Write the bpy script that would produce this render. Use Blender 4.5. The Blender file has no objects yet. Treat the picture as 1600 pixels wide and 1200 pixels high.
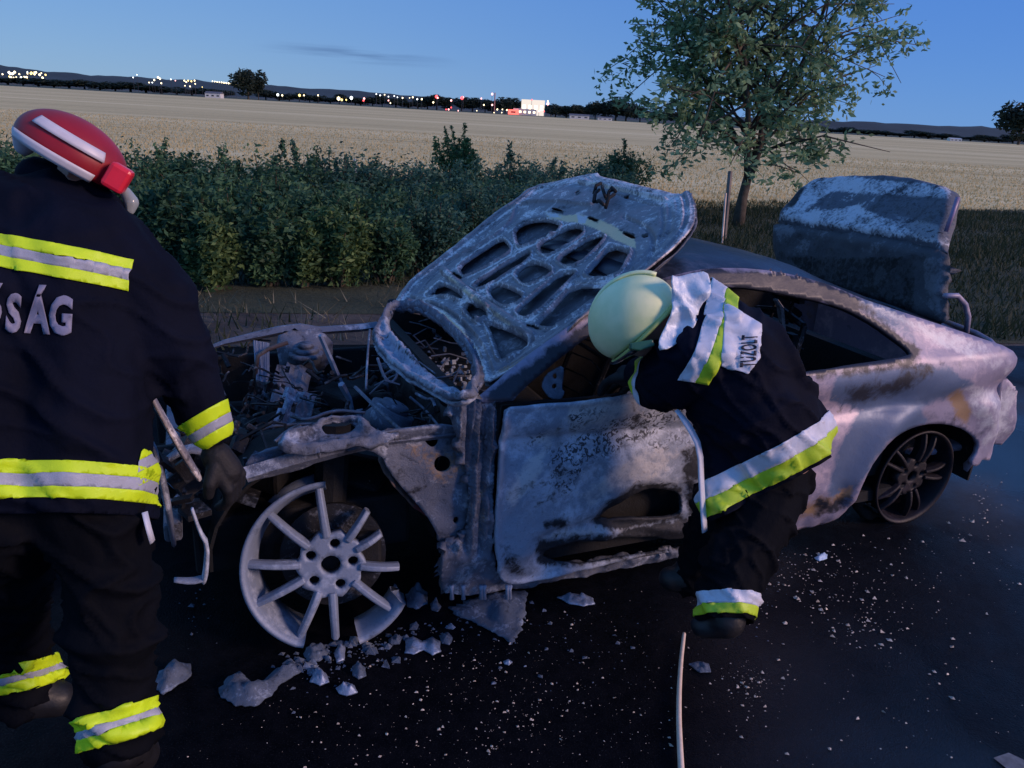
import bpy, bmesh, math, random
import numpy as np
from mathutils import Vector, Matrix, noise
from mathutils.bvhtree import BVHTree
from mathutils.geometry import delaunay_2d_cdt
R_ = math.radians
random.seed(7); rng = np.random.default_rng(7)
scn = bpy.context.scene; COL = scn.collection

# ------------------------------------------------------------------ camera
FPX, EYE, PIT, ROL = 1200.0, 1.65, R_(19.5), R_(3.3)
cf = np.array([0, math.cos(PIT), -math.sin(PIT)])
cu0 = np.array([0, math.sin(PIT), math.cos(PIT)]); cr0 = np.array([1.0, 0, 0])
cr = math.cos(ROL)*cr0 + math.sin(ROL)*cu0
cu = math.cos(ROL)*cu0 - math.sin(ROL)*cr0
CAM = np.array([0, 0, EYE])
cd = bpy.data.cameras.new('camera'); co = bpy.data.objects.new('camera', cd); COL.objects.link(co)
cd.sensor_width = 36; cd.lens = 36*FPX/1600; cd.clip_start = .05; cd.clip_end = 20000
co.matrix_world = Matrix(((cr[0], cu[0], -cf[0], 0), (cr[1], cu[1], -cf[1], 0), (cr[2], cu[2], -cf[2], EYE), (0, 0, 0, 1)))
scn.camera = co

# ------------------------------------------------------------------ world / light
SUN_AZ, SUN_EL = 110.0, 22.0        # clockwise from the view axis (+Y), degrees
w = bpy.data.worlds.new('World'); scn.world = w; w.use_nodes = True
nt = w.node_tree; nt.nodes.clear()
out = nt.nodes.new('ShaderNodeOutputWorld'); bg = nt.nodes.new('ShaderNodeBackground')
sky = nt.nodes.new('ShaderNodeTexSky'); sky.sky_type = 'NISHITA'; sky.sun_disc = False
sky.sun_elevation = R_(SUN_EL); sky.sun_rotation = R_(SUN_AZ); sky.air_density = 1.0; sky.dust_density = .3; sky.ozone_density = 4.5
def wn(t, **k):
    n = nt.nodes.new(t)
    for a, b in k.items(): setattr(n, a, b)
    return n
def wmix(f, A, B, mode='MIX'):
    m = wn('ShaderNodeMix', data_type='RGBA', blend_type=mode)
    for i, v in ((0, f), (6, A), (7, B)):
        if hasattr(v, 'links'): nt.links.new(v, m.inputs[i])
        else: m.inputs[i].default_value = v
    return m.outputs[2]
def wmap(s, a, b, c, d, smooth=False):
    m = wn('ShaderNodeMapRange'); nt.links.new(s, m.inputs[0])
    if smooth: m.interpolation_type = 'SMOOTHSTEP'
    for i, v in zip((1, 2, 3, 4), (a, b, c, d)): m.inputs[i].default_value = v
    return m.outputs[0]
tc = wn('ShaderNodeTexCoord'); sx = wn('ShaderNodeSeparateXYZ'); nt.links.new(tc.outputs['Generated'], sx.inputs[0])
# dusk: the afterglow band along the horizon is paler and greyer to the left, deep blue to the right
ab = wn('ShaderNodeMath', operation='ABSOLUTE'); nt.links.new(sx.outputs[2], ab.inputs[0])
el_ = wn('ShaderNodeMath', operation='MULTIPLY'); nt.links.new(ab.outputs[0], el_.inputs[0]); el_.inputs[1].default_value = -9.0
ex_ = wn('ShaderNodeMath', operation='EXPONENT'); nt.links.new(el_.outputs[0], ex_.inputs[0])
lr = wmap(sx.outputs[0], -.62, .55, 0, 1, True)
hor = wmix(lr, (2.35, 3.75, 5.5, 1), (1.2, 2.8, 6.1, 1)); zen = wmix(lr, (1.05, 2.6, 5.8, 1), (.55, 1.8, 5.8, 1))
grad = wmix(ex_.outputs[0], zen, hor)
nis = wmix(1.0, sky.outputs[0], (.7, .95, 1.4, 1), 'MULTIPLY')
base_sky = wmix(.88, nis, grad)
# two thin cloud streaks low over the fields
mp = wn('ShaderNodeMapping'); mp.inputs['Scale'].default_value = (5, 5, 90)
nt.links.new(tc.outputs['Generated'], mp.inputs[0])
cn = wn('ShaderNodeTexNoise'); cn.inputs['Scale'].default_value = 1.3; cn.inputs['Detail'].default_value = 3
nt.links.new(mp.outputs[0], cn.inputs['Vector'])
def bump1(sock, c, wd):
    a = wn('ShaderNodeMath', operation='SUBTRACT'); nt.links.new(sock, a.inputs[0]); a.inputs[1].default_value = c
    b = wn('ShaderNodeMath', operation='ABSOLUTE'); nt.links.new(a.outputs[0], b.inputs[0])
    m = wn('ShaderNodeMapRange'); m.interpolation_type = 'SMOOTHSTEP'; nt.links.new(b.outputs[0], m.inputs[0])
    m.inputs[1].default_value = 0; m.inputs[2].default_value = wd; m.inputs[3].default_value = 1; m.inputs[4].default_value = 0
    return m.outputs[0]
zb = bump1(sx.outputs[2], .053, .012); xb = bump1(sx.outputs[0], -.20, .13)
cr_ = wn('ShaderNodeMapRange'); nt.links.new(cn.outputs[0], cr_.inputs[0]); cr_.inputs[1].default_value = .42; cr_.inputs[2].default_value = .62
m1 = wn('ShaderNodeMath', operation='MULTIPLY'); nt.links.new(zb, m1.inputs[0]); nt.links.new(xb, m1.inputs[1])
m2 = wn('ShaderNodeMath', operation='MULTIPLY'); nt.links.new(m1.outputs[0], m2.inputs[0]); nt.links.new(cr_.outputs[0], m2.inputs[1])
m3 = wn('ShaderNodeMath', operation='MULTIPLY'); nt.links.new(m2.outputs[0], m3.inputs[0]); m3.inputs[1].default_value = .95
cm = wn('ShaderNodeMix'); cm.data_type = 'RGBA'; nt.links.new(m3.outputs[0], cm.inputs[0]); nt.links.new(base_sky, cm.inputs[6])
dk = wn('ShaderNodeMix'); dk.data_type = 'RGBA'; dk.blend_type = 'MULTIPLY'; dk.inputs[0].default_value = 1; dk.inputs[7].default_value = (.50, .52, .60, 1)
nt.links.new(base_sky, dk.inputs[6]); nt.links.new(dk.outputs[2], cm.inputs[7])
nt.links.new(cm.outputs[2], bg.inputs[0]); bg.inputs[1].default_value = .088
nt.links.new(bg.outputs[0], out.inputs[0])

def sunlamp(az, el, strength, col, ang):
    l = bpy.data.lights.new('offscreen_lamp_sun', 'SUN'); l.energy = strength; l.color = col; l.angle = R_(ang)
    o = bpy.data.objects.new('offscreen_lamp_sun', l); COL.objects.link(o)
    d = Vector((math.sin(R_(az))*math.cos(R_(el)), math.cos(R_(az))*math.cos(R_(el)), math.sin(R_(el))))
    o.rotation_euler = d.to_track_quat('Z', 'Y').to_euler(); return o
SUN = sunlamp(SUN_AZ, SUN_EL, 1.9, (1, .67, .54), 14)  # sun-type lamp stands in for the warm vehicle lamps out of view
vs = scn.view_settings; vs.view_transform = 'Standard'; vs.look = 'None'; vs.exposure = 0.36; vs.gamma = 1; vs.use_curve_mapping = False
scn.cycles.max_bounces = 6; scn.cycles.use_denoising = True

# ------------------------------------------------------------------ helpers
def V(*a): return np.array(a, float)
def ray(px, py): return cf + (px-800)/FPX*cr - (py-600)/FPX*cu
def at(px, py, d): return CAM + ray(px, py)*d               # point at depth d on the ray of a photo pixel
def gnd(px, py, z=0):
    d = ray(px, py); return CAM + d*((z-EYE)/d[2])
W1 = gnd(512, 1012); W2 = gnd(1440, 822)
EX = (W2-W1)/np.linalg.norm(W2-W1); EY = V(-EX[1], EX[0], 0); EZ = V(0, 0, 1)
def loc(p): q = np.asarray(p)-W1; return V(q@EX, q@EY, q@EZ)  # world -> car frame
def car2w(c): return W1 + EX*c[0] + EY*c[1] + EZ*c[2]
def cpl(px, py, o, n):                                       # ray hits a plane given in the car frame
    ow = car2w(o); nw = EX*n[0]+EY*n[1]+EZ*n[2]; d = ray(px, py)
    return loc(CAM + d*(((ow-CAM)@nw)/(d@nw)))
def cs(px, py, y=0): return cpl(px, py, (0, y, 0), (0, 1, 0))
def ch(px, py, z): return cpl(px, py, (0, 0, z), (0, 0, 1))

def tag(o, label=None, cat=None, group=None, kind=None):
    if label: o['label'] = label
    if cat: o['category'] = cat
    if group: o['group'] = group
    if kind: o['kind'] = kind
    return o
def empty(name, label=None, cat=None, loc_=(0, 0, 0), rz=0, group=None):
    o = bpy.data.objects.new(name, None); o.empty_display_size = .2; COL.objects.link(o)
    o.location = Vector(loc_); o.rotation_euler = (0, 0, rz); return tag(o, label, cat, group)
def mesh(name, v, f, m=None, parent=None, smooth=False, attrs=None):
    me = bpy.data.meshes.new(name)
    if isinstance(v, np.ndarray): v = v.tolist()
    if isinstance(f, np.ndarray): f = f.tolist()
    me.from_pydata(v, [], f); me.update()
    if smooth: me.polygons.foreach_set('use_smooth', [True]*len(me.polygons))
    if m:
        for q in (m if isinstance(m, (list, tuple)) else [m]): me.materials.append(q)
    if attrs:
        for k, a in attrs.items():
            at_ = me.attributes.new(k, 'FLOAT', 'POINT'); at_.data.foreach_set('value', np.asarray(a, dtype=np.float32))
    o = bpy.data.objects.new(name, me); COL.objects.link(o)
    if parent: o.parent = parent
    return o
class MB:                                                     # collects simple solids into one mesh
    def __init__(s): s.v = []; s.f = []
    def add(s, v, f):
        n = len(s.v); s.v += [tuple(map(float, p)) for p in v]; s.f += [tuple(i+n for i in q) for q in f]; return s
    def box(s, c, sz, M=None):
        M = np.eye(3) if M is None else np.asarray(M)
        P = [np.asarray(c)+M@(V(x, y, z)*np.asarray(sz)/2) for x in (-1, 1) for y in (-1, 1) for z in (-1, 1)]
        return s.add(P, [(0, 1, 3, 2), (4, 6, 7, 5), (0, 4, 5, 1), (2, 3, 7, 6), (0, 2, 6, 4), (1, 5, 7, 3)])
    def tube(s, pts, r, n=8, flat=1.0, cap=True):
        pts = [np.asarray(p, float) for p in pts]
        rr = r if isinstance(r, (list, tuple)) else [r]*len(pts)
        P = []; up = None
        for i, p in enumerate(pts):
            t = pts[min(i+1, len(pts)-1)]-pts[max(i-1, 0)]; t = t/(np.linalg.norm(t)+1e-9)
            if up is None:
                up = V(0, 0, 1) if abs(t[2]) < .9 else V(1, 0, 0)
            a = np.cross(t, up); a /= np.linalg.norm(a)+1e-9; b = np.cross(a, t); up = b
            for k in range(n):
                an = 2*math.pi*k/n; P.append(p+rr[i]*(math.cos(an)*a+flat*math.sin(an)*b))
        F = [(i*n+k, i*n+(k+1) % n, (i+1)*n+(k+1) % n, (i+1)*n+k) for i in range(len(pts)-1) for k in range(n)]
        if cap: F += [tuple(range(n))[::-1], tuple((len(pts)-1)*n+k for k in range(n))]
        return s.add(P, F)
    def build(s, name, m=None, parent=None, smooth=False, bevel=0):
        o = mesh(name, s.v, s.f, m, parent, smooth)
        if bevel:
            b = o.modifiers.new('b', 'BEVEL'); b.width = bevel; b.segments = 2; b.limit_method = 'ANGLE'
        return o
def rough(p, k, seed=0, oc=3):
    return noise.fractal(Vector(p)*k+Vector((seed*7.3, seed*3.1, 0)), 1.0, 2.0, oc)
def nz(pts, k, seed=0, oc=3):                                 # noise over an (n,3) array
    return np.array([noise.fractal(Vector((p[0]*k+seed*7.3, p[1]*k+seed*3.7, p[2]*k)), 1.0, 2.0, oc) for p in pts])

# polygon tools
def chaikin(P, n=1, closed=True):
    P = [np.asarray(p, float) for p in P]
    for _ in range(n):
        Q = []
        m = len(P)
        for i in range(m if closed else m-1):
            a, b = P[i], P[(i+1) % m]; Q += [a*.75+b*.25, a*.25+b*.75]
        P = Q if closed else [P[0]]+Q+[P[-1]]
    return P
def resample(P, step, closed=True):
    out_ = []; m = len(P)
    for i in range(m if closed else m-1):
        a, b = np.asarray(P[i], float), np.asarray(P[(i+1) % m], float); n = max(1, int(round(np.linalg.norm(b-a)/step)))
        out_ += [a+(b-a)*k/n for k in range(n)]
    if not closed: out_.append(np.asarray(P[-1], float))
    return out_
def sdf(P, poly, closed=True):                                # signed distance (inside negative), vectorised
    P = np.asarray(P, float)[:, :2]; Q = np.asarray(poly, float)[:, :2]; n = len(Q)
    d = np.full(len(P), 1e9); ins = np.zeros(len(P), bool)
    for i in range(n if closed else n-1):
        a, b = Q[i], Q[(i+1) % n]; ab = b-a
        t = np.clip(((P-a)@ab)/(ab@ab+1e-12), 0, 1)
        d = np.minimum(d, np.linalg.norm(P-a-t[:, None]*ab, axis=1))
        if closed:
            c = ((a[1] > P[:, 1]) != (b[1] > P[:, 1]))
            with np.errstate(divide='ignore', invalid='ignore'):
                xi = (b[0]-a[0])*(P[:, 1]-a[1])/(b[1]-a[1]+1e-15)+a[0]
            ins ^= c & (P[:, 0] < xi)
    return np.where(ins, -d, d) if closed else d
def sst(x, a, b):
    t = np.clip((x-a)/(b-a), 0, 1); return t*t*(3-2*t)
def fill2d(outline, holes, step):                             # even triangulation of a polygon with holes
    loops = [resample(outline, step)]+[resample(h, step) for h in holes]
    pts = []; edges = []
    for L in loops:
        n0 = len(pts); pts += [Vector((p[0], p[1])) for p in L]
        edges += [(n0+i, n0+(i+1) % len(L)) for i in range(len(L))]
    A = np.array([[p.x, p.y] for p in pts]); lo = A.min(0); hi = A.max(0)
    gx = np.arange(lo[0], hi[0], step); gy = np.arange(lo[1], hi[1], step*.87)
    G = np.array([[x+(step/2 if j % 2 else 0), y] for j, y in enumerate(gy) for x in gx])
    keep = sdf(G, outline) < -step*.45
    for h in holes: keep &= sdf(G, h) > step*.45
    pts += [Vector(g) for g in G[keep]]
    v, e, f, _, _, _ = delaunay_2d_cdt(pts, edges, [], 0, 1e-7)
    v = np.array([[q.x, q.y] for q in v]); f = np.array([t for t in f if len(t) == 3])
    c = v[f].mean(1); ok = sdf(c, outline) < 0
    for h in holes: ok &= sdf(c, h) > 0
    return v, f[ok]
def solid(o, t, off=-1):
    m = o.modifiers.new('s', 'SOLIDIFY'); m.thickness = t; m.offset = off; return o

# ------------------------------------------------------------------ materials
def newmat(name):
    m = bpy.data.materials.new(name); m.use_nodes = True; t = m.node_tree; return m, t, t.nodes['Principled BSDF']
def N(t, ty, **k):
    n = t.nodes.new(ty)
    for a, b in k.items():
        if a in ('data_type', 'blend_type', 'operation', 'interpolation_type', 'attribute_name', 'noise_dimensions', 'feature', 'bands_direction', 'wave_type'): setattr(n, a, b)
        else: n.inputs[a].default_value = b
    return n
def ramp(t, src, stops, interp='LINEAR'):
    r = t.nodes.new('ShaderNodeValToRGB'); r.color_ramp.interpolation = interp
    e = r.color_ramp.elements
    while len(e) < len(stops): e.new(.5)
    for q, (p, c) in zip(e, stops): q.position = p; q.color = tuple(c)+(1,) if len(c) == 3 else c
    t.links.new(src, r.inputs[0]); return r.outputs[0]
def mixc(t, f, a, b, mode='MIX'):
    m = t.nodes.new('ShaderNodeMix'); m.data_type = 'RGBA'; m.blend_type = mode
    for i, v in ((0, f), (6, a), (7, b)):
        if hasattr(v, 'links'): t.links.new(v, m.inputs[i])
        elif i == 0: m.inputs[0].default_value = v
        else: m.inputs[i].default_value = tuple(v)+(1,)
    return m.outputs[2]
def mth(t, op, a, b=None):
    m = t.nodes.new('ShaderNodeMath'); m.operation = op
    for i, v in enumerate((a, b)):
        if v is None: continue
        if hasattr(v, 'links'): t.links.new(v, m.inputs[i])
        else: m.inputs[i].default_value = v
    return m.outputs[0]
def noi(t, scale, detail=4, rough_=.6, co_=None, dist=0):
    n = t.nodes.new('ShaderNodeTexNoise'); n.inputs['Scale'].default_value = scale; n.inputs['Detail'].default_value = detail
    n.inputs['Roughness'].default_value = rough_; n.inputs['Distortion'].default_value = dist
    if co_ is not None: t.links.new(co_, n.inputs['Vector'])
    return n.outputs[0]
def ocoord(t): return t.nodes.new('ShaderNodeTexCoord').outputs['Object']
def bumpn(t, b, h, strength=.3, dist=.01):
    n = t.nodes.new('ShaderNodeBump'); n.inputs['Strength'].default_value = strength; n.inputs['Distance'].default_value = dist
    t.links.new(h, n.inputs['Height']); t.links.new(n.outputs[0], b.inputs['Normal'])
def simple(name, c, r=.7, metal=0, var=.3, scale=8, bump=.2, bscale=40, dist=.004, spec=.5):
    m, t, b = newmat(name); co_ = ocoord(t); n = noi(t, scale, 5, .6, co_)
    lo = tuple(x*(1-var) for x in c); hi = tuple(min(1, x*(1+var)) for x in c)
    t.links.new(ramp(t, n, [(.3, lo), (.7, hi)]), b.inputs['Base Color'])
    b.inputs['Roughness'].default_value = r; b.inputs['Metallic'].default_value = metal; b.inputs['Specular IOR Level'].default_value = spec
    if bump: bumpn(t, b, noi(t, bscale, 4, .6, co_), bump, dist)
    return m
def burnt(name, ash, mid, soot, scale=6, r=.75, metal=0, flake=.5, bump=.5, bias=0):
    """fire-scarred sheet metal: ash bloom, bare scale and soot in patches; attributes add traced soot, ash, rust marks"""
    m, t, b = newmat(name); co_ = ocoord(t)
    n1 = noi(t, scale, 8, .68, co_, .6); n2 = noi(t, scale*7, 6, .7, co_, .3); n3 = noi(t, scale*28, 4, .7, co_)
    s = mth(t, 'ADD', mth(t, 'MULTIPLY', n1, .65), mth(t, 'MULTIPLY', n2, .35))
    s = mth(t, 'ADD', s, bias); c = ramp(t, s, [(.36, soot), (.455, mid), (.53, mid), (.61, ash)])
    A = lambda k: N(t, 'ShaderNodeAttribute', attribute_name=k).outputs['Fac']
    edge = mth(t, 'MULTIPLY', mth(t, 'SUBTRACT', mth(t, 'ADD', mth(t, 'MULTIPLY', n1, .5), mth(t, 'MULTIPLY', n2, .5)), .5), 4.5)
    def msk(k, a0=.35, a1=.65):
        v = mth(t, 'ADD', A(k), mth(t, 'MULTIPLY', edge, .55))
        q = t.nodes.new('ShaderNodeMapRange'); t.links.new(v, q.inputs[0]); q.inputs[1].default_value = a0; q.inputs[2].default_value = a1; return q.outputs[0]
    c = mixc(t, msk('blue'), c, (.10, .15, .26)); c = mixc(t, msk('tan', .3, .7), c, (.78, .62, .38)); c = mixc(t, msk('rust_glow'), c, (.34, .22, .13)); c = mixc(t, msk('red'), c, (.22, .05, .05))
    c = mixc(t, msk('ash'), c, ash); c = mixc(t, msk('pale'), c, (.62, .62, .66))
    c = mixc(t, msk('soot'), c, tuple(x*.3 for x in soot))
    vo = noi(t, 55, 3, .6, co_, 1.2)
    spk = mth(t, 'MULTIPLY', msk('speck', .5, .9), ramp(t, vo, [(.50, (0, 0, 0)), (.56, (1, 1, 1))])); c = mixc(t, spk, c, tuple(x*.8 for x in soot))
    sp = ramp(t, n3, [(.56, (0, 0, 0)), (.66, (1, 1, 1))])
    c = mixc(t, mth(t, 'MULTIPLY', sp, flake), c, tuple(x*.35 for x in mid), 'MIX')
    t.links.new(c, b.inputs['Base Color']); b.inputs['Metallic'].default_value = metal
    rr = t.nodes.new('ShaderNodeMapRange'); t.links.new(n2, rr.inputs[0]); rr.inputs[3].default_value = r-.25; rr.inputs[4].default_value = min(1, r+.2)
    t.links.new(rr.outputs[0], b.inputs['Roughness'])
    bumpn(t, b, mth(t, 'ADD', mth(t, 'MULTIPLY', n2, .7), mth(t, 'MULTIPLY', n3, .3)), bump, .006)
    return m
def leafmat(name, c1, c2, c3=None):
    m, t, b = newmat(name); co_ = ocoord(t); n = noi(t, 1.6, 3, .6, co_); g = N(t, 'ShaderNodeNewGeometry')
    v = mth(t, 'ADD', mth(t, 'MULTIPLY', n, .6), mth(t, 'MULTIPLY', g.outputs['Random Per Island'], .4))
    t.links.new(ramp(t, v, [(.3, c1), (.55, c2), (.75, c3 or c2)]), b.inputs['Base Color']); b.inputs['Roughness'].default_value = .6
    b.inputs['Specular IOR Level'].default_value = .3
    tr = t.nodes.new('ShaderNodeBsdfTranslucent'); t.links.new(b.inputs['Base Color'].links[0].from_socket, tr.inputs[0]); ms = t.nodes.new('ShaderNodeMixShader'); ms.inputs[0].default_value = .4
    o_ = [n for n in t.nodes if n.type == 'OUTPUT_MATERIAL'][0]; t.links.new(b.outputs[0], ms.inputs[1]); t.links.new(tr.outputs[0], ms.inputs[2]); t.links.new(ms.outputs[0], o_.inputs[0])
    return m
def emit(name, c, s):
    m, t, b = newmat(name); b.inputs['Base Color'].default_value = (0, 0, 0, 1); b.inputs['Emission Color'].default_value = tuple(c)+(1,); b.inputs['Emission Strength'].default_value = s; return m

# ------------------------------------------------------------------ ground
def ground_mat():
    m, t, b = newmat('asphalt'); co_ = ocoord(t)
    n = noi(t, .9, 6, .6, co_, .4); f = noi(t, 160, 3, .7, co_); f2 = noi(t, 14, 5, .7, co_)
    t.links.new(mixc(t, .5, ramp(t, n, [(.35, (.0015, .002, .004)), (.65, (.005, .0055, .009))]), ramp(t, f2, [(.4, (.001, .0015, .003)), (.7, (.009, .009, .012))])), b.inputs['Base Color'])
    gr = ramp(t, noi(t, 260, 2, .5, co_), [(.60, (0, 0, 0)), (.72, (1, 1, 1))]); t.links.new(mixc(t, mth(t, 'MULTIPLY', gr, .55), b.inputs['Base Color'].links[0].from_socket, (.035, .036, .042)), b.inputs['Base Color'])
    t.links.new(ramp(t, n, [(.42, (.22, .22, .22)), (.6, (.62, .62, .62))]), b.inputs['Roughness'])
    sp_ = t.nodes.new('ShaderNodeSeparateXYZ'); t.links.new(co_, sp_.inputs[0]); gm = t.nodes.new('ShaderNodeMapRange'); t.links.new(sp_.outputs[0], gm.inputs[0]); gm.inputs[1].default_value = .5; gm.inputs[2].default_value = 1.7; gm.inputs[3].default_value = .04; gm.inputs[4].default_value = 1.0
    t.links.new(mth(t, 'MULTIPLY', gm.outputs[0], ramp(t, noi(t, .6, 3, .5, co_, .3), [(.40, (.15, .15, .15)), (.56, (1, 1, 1))])), b.inputs['Specular IOR Level'])
    bumpn(t, b, mth(t, 'ADD', mth(t, 'MULTIPLY', f, .6), mth(t, 'MULTIPLY', f2, .6)), .7, .008)
    return m
ASPH = ground_mat()
def groundz(x, y): return 0
def strip(name, pts, z, m, kind='structure'):
    o = mesh(name, [(p[0], p[1], z) for p in pts], [tuple(range(len(pts)))], m); return tag(o, kind=kind)
m, t, b = newmat('earth'); co_ = ocoord(t)
t.links.new(ramp(t, noi(t, 2.2, 8, .7, co_), [(.35, (.028, .024, .022)), (.5, (.07, .056, .048)), (.68, (.12, .10, .085))]), b.inputs['Base Color'])
b.inputs['Roughness'].default_value = .95; bumpn(t, b, noi(t, 25, 6, .7, co_), .8, .03); EARTH = m
base = strip('ground', [(-9000, -9000), (9000, -9000), (9000, 9000), (-9000, 9000)], -.012, EARTH)
RD = V(math.cos(R_(11)), math.sin(R_(11)))
e0 = V(0, 5.55)
def along(s, off): nrm = V(-RD[1], RD[0]); q = e0+RD*s+nrm*off; return (q[0], q[1])
# the road: a gridded sheet with a ragged far edge
L = [along(s, .0+.12*rough((s, 0, 0), 1.3)) for s in np.arange(-60, 90, .5)]
Lr = [along(s, -9.5) for s in (89.5, -60)]
road = strip('road', L+Lr, -.004, ASPH)
def grassland_mat():
    m, t, b = newmat('verge_grass'); co_ = ocoord(t)
    t.links.new(ramp(t, noi(t, .7, 7, .7, co_), [(.35, (.026, .038, .022)), (.55, (.06, .07, .04)), (.72, (.11, .10, .065))]), b.inputs['Base Color'])
    b.inputs['Roughness'].default_value = 1; bumpn(t, b, noi(t, 18, 6, .7, co_), 1, .05); return m
VG = grassland_mat()
# field edge line in front of the stubble
def fe(x): return 13.6 + .42*(x+3) if x > -3 else 13.6+.1*(x+3)
vp = [along(s, .9 if s < 2.8 else .1) for s in np.arange(-60, 90, 1.5)]
verge = strip('verge', vp+[(x, fe(x)+.6) for x in (80, 40, 20, 11, 5, 0, -3, -20, -60)], -.008, VG)
def field_mat():
    m, t, b = newmat('stubble'); co_ = ocoord(t)
    mp_ = t.nodes.new('ShaderNodeMapping'); mp_.inputs['Rotation'].default_value = (0, 0, R_(-7)); mp_.inputs['Scale'].default_value = (.012, .55, 1); t.links.new(co_, mp_.inputs[0])
    a = noi(t, 1.0, 9, .75, mp_.outputs[0]); mp2 = t.nodes.new('ShaderNodeMapping'); mp2.inputs['Rotation'].default_value = (0, 0, R_(-7)); mp2.inputs['Scale'].default_value = (.004, .06, 1); t.links.new(co_, mp2.inputs[0])
    c2 = noi(t, 1.0, 5, .6, mp2.outputs[0])
    mp3 = t.nodes.new('ShaderNodeMapping'); mp3.inputs['Scale'].default_value = (.9, 1.6, 1); t.links.new(co_, mp3.inputs[0]); c3 = noi(t, 3, 8, .8, mp3.outputs[0])
    v = mth(t, 'ADD', mth(t, 'ADD', mth(t, 'MULTIPLY', a, .4), mth(t, 'MULTIPLY', c2, .35)), mth(t, 'MULTIPLY', c3, .25))
    t.links.new(ramp(t, v, [(.40, (.44, .345, .17)), (.5, (.70, .55, .27)), (.59, (.93, .76, .42))]), b.inputs['Base Color'])
    b.inputs['Roughness'].default_value = 1; b.inputs['Specular IOR Level'].default_value = .1
    bumpn(t, b, c3, .6, .05); return m
FM = field_mat()
far = [(700, 420), (300, 400), (100, 400), (-50, 430), (-150, 440), (-400, 400), (-700, 350)]
fld = strip('stubble_field', [(x, fe(x)) for x in (-260, -60, -20, -3, 0, 5, 11, 20, 40, 80, 500)]+far, .0, FM)
GM = simple('far_meadow', (.03, .05, .03), 1, 0, .4, .01, 0)
strip('far_meadow', [(x*.99, y*.99) for x, y in far[::-1]]+[(900, 900), (-900, 900)], -.004, GM)

# stubble tufts on the near part of the field: straw blades
def blades(name, X, Y, h, wd, m, lean=.3, z0=0, kind='stuff', label=None, cat=None):
    n = len(X); a = rng.uniform(0, 2*math.pi, n); dx = np.cos(a)*wd/2; dy = np.sin(a)*wd/2
    l = rng.normal(0, lean, (n, 2))*h[:, None]
    z = np.full(n, z0) if np.isscalar(z0) else z0
    v = np.empty((n*3, 3)); v[0::3] = np.c_[X-dx, Y-dy, z]; v[1::3] = np.c_[X+dx, Y+dy, z]; v[2::3] = np.c_[X+l[:, 0], Y+l[:, 1], z+h]
    f = np.arange(n*3).reshape(-1, 3)
    return tag(mesh(name, v, f, m), label, cat, None, kind)
STR = leafmat('straw', (.48, .38, .19), (.60, .475, .24), (.72, .58, .31))
n = 60000; yy = 13 + 40*rng.random(n)**1.6; xx = (rng.random(n)*2-1)*(yy*.75+2)
k = yy > np.array([fe(x) for x in xx])-.4
blades('stubble_stalks', xx[k], yy[k], rng.uniform(.03, .10, k.sum()), .05, STR, .35, label='cut pale straw stalks standing in the harvested field', cat='stubble')
GRS = leafmat('grass_blades', (.02, .035, .018), (.035, .055, .028), (.07, .08, .042))
n = 90000; yy = 6 + 13*rng.random(n); xx = -6+ 20*rng.random(n)
nrm = V(-RD[1], RD[0]); off = (xx-e0[0])*nrm[0]+(yy-e0[1])*nrm[1]; s_ = (xx-e0[0])*RD[0]+(yy-e0[1])*RD[1]
k = (off > np.where(s_ < 2.8, 1.9, .1)) & (yy < np.array([fe(x) for x in xx])+.9)
hh = rng.uniform(.03, .15, n)*(1+.5*np.sin(xx*1.7)*np.sin(yy*2.1))
blades('verge_grass', xx[k], yy[k], hh[k], .018, GRS, .4, label='dark rough grass on the verge between road and stubble field', cat='grass')
# dry weeds and litter on the bare earth strip
n = 2600; s = rng.uniform(-6, 4, n); o_ = rng.uniform(.05, 1.9, n); P = np.array([along(a, c) for a, c in zip(s, o_)])
cl = np.array([rough((p[0], p[1], 0), 1.5, 3) for p in P]) > .02
blades('dry_weeds', P[cl, 0], P[cl, 1], rng.uniform(.03, .16, cl.sum()), .012, leafmat('dry_weed', (.10, .09, .06), (.22, .20, .13), (.38, .36, .26)), .7, label='sparse dry weeds and litter on the bare earth strip', cat='weeds')
n = 600; P = np.array([along(-5.2+2.6*rng.random()*rng.random()+0.0, .1+1.1*rng.random()) for _ in range(n)])
blades('weed_tuft', P[:, 0]+1.6, P[:, 1], rng.uniform(.06, .22, n), .018, GRS, .35, label='dark green weed tufts at the road edge beside the car nose', cat='weeds')

# ------------------------------------------------------------------ leaves
def leafcloud(C, size, jit=1.0, up=.3):                       # quads (rhombi) at points C
    n = len(C); d = rng.normal(size=(n, 3)); d[:, 2] = np.abs(d[:, 2])*up+d[:, 2]*(1-up); d /= np.linalg.norm(d, axis=1)[:, None]
    e = np.cross(d, rng.normal(size=(n, 3))); e /= np.linalg.norm(e, axis=1)[:, None]
    s = size*rng.uniform(.6, 1.3, n)[:, None]
    v = np.empty((n*4, 3)); v[0::4] = C-d*s; v[1::4] = C+e*s*.42; v[2::4] = C+d*s; v[3::4] = C-e*s*.42
    return v, np.arange(n*4).reshape(-1, 4)
LG = [leafmat('hedge_leaf', (.035, .085, .045), (.075, .17, .09), (.14, .26, .11)),
      leafmat('pale_leaf', (.05, .10, .04), (.11, .19, .07), (.23, .33, .12)),
      leafmat('blue_leaf', (.03, .085, .06), (.065, .155, .11), (.11, .22, .145))]
BARK = simple('bark', (.075, .06, .045), .9, 0, .4, 12, .6, 30, .01)
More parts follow.
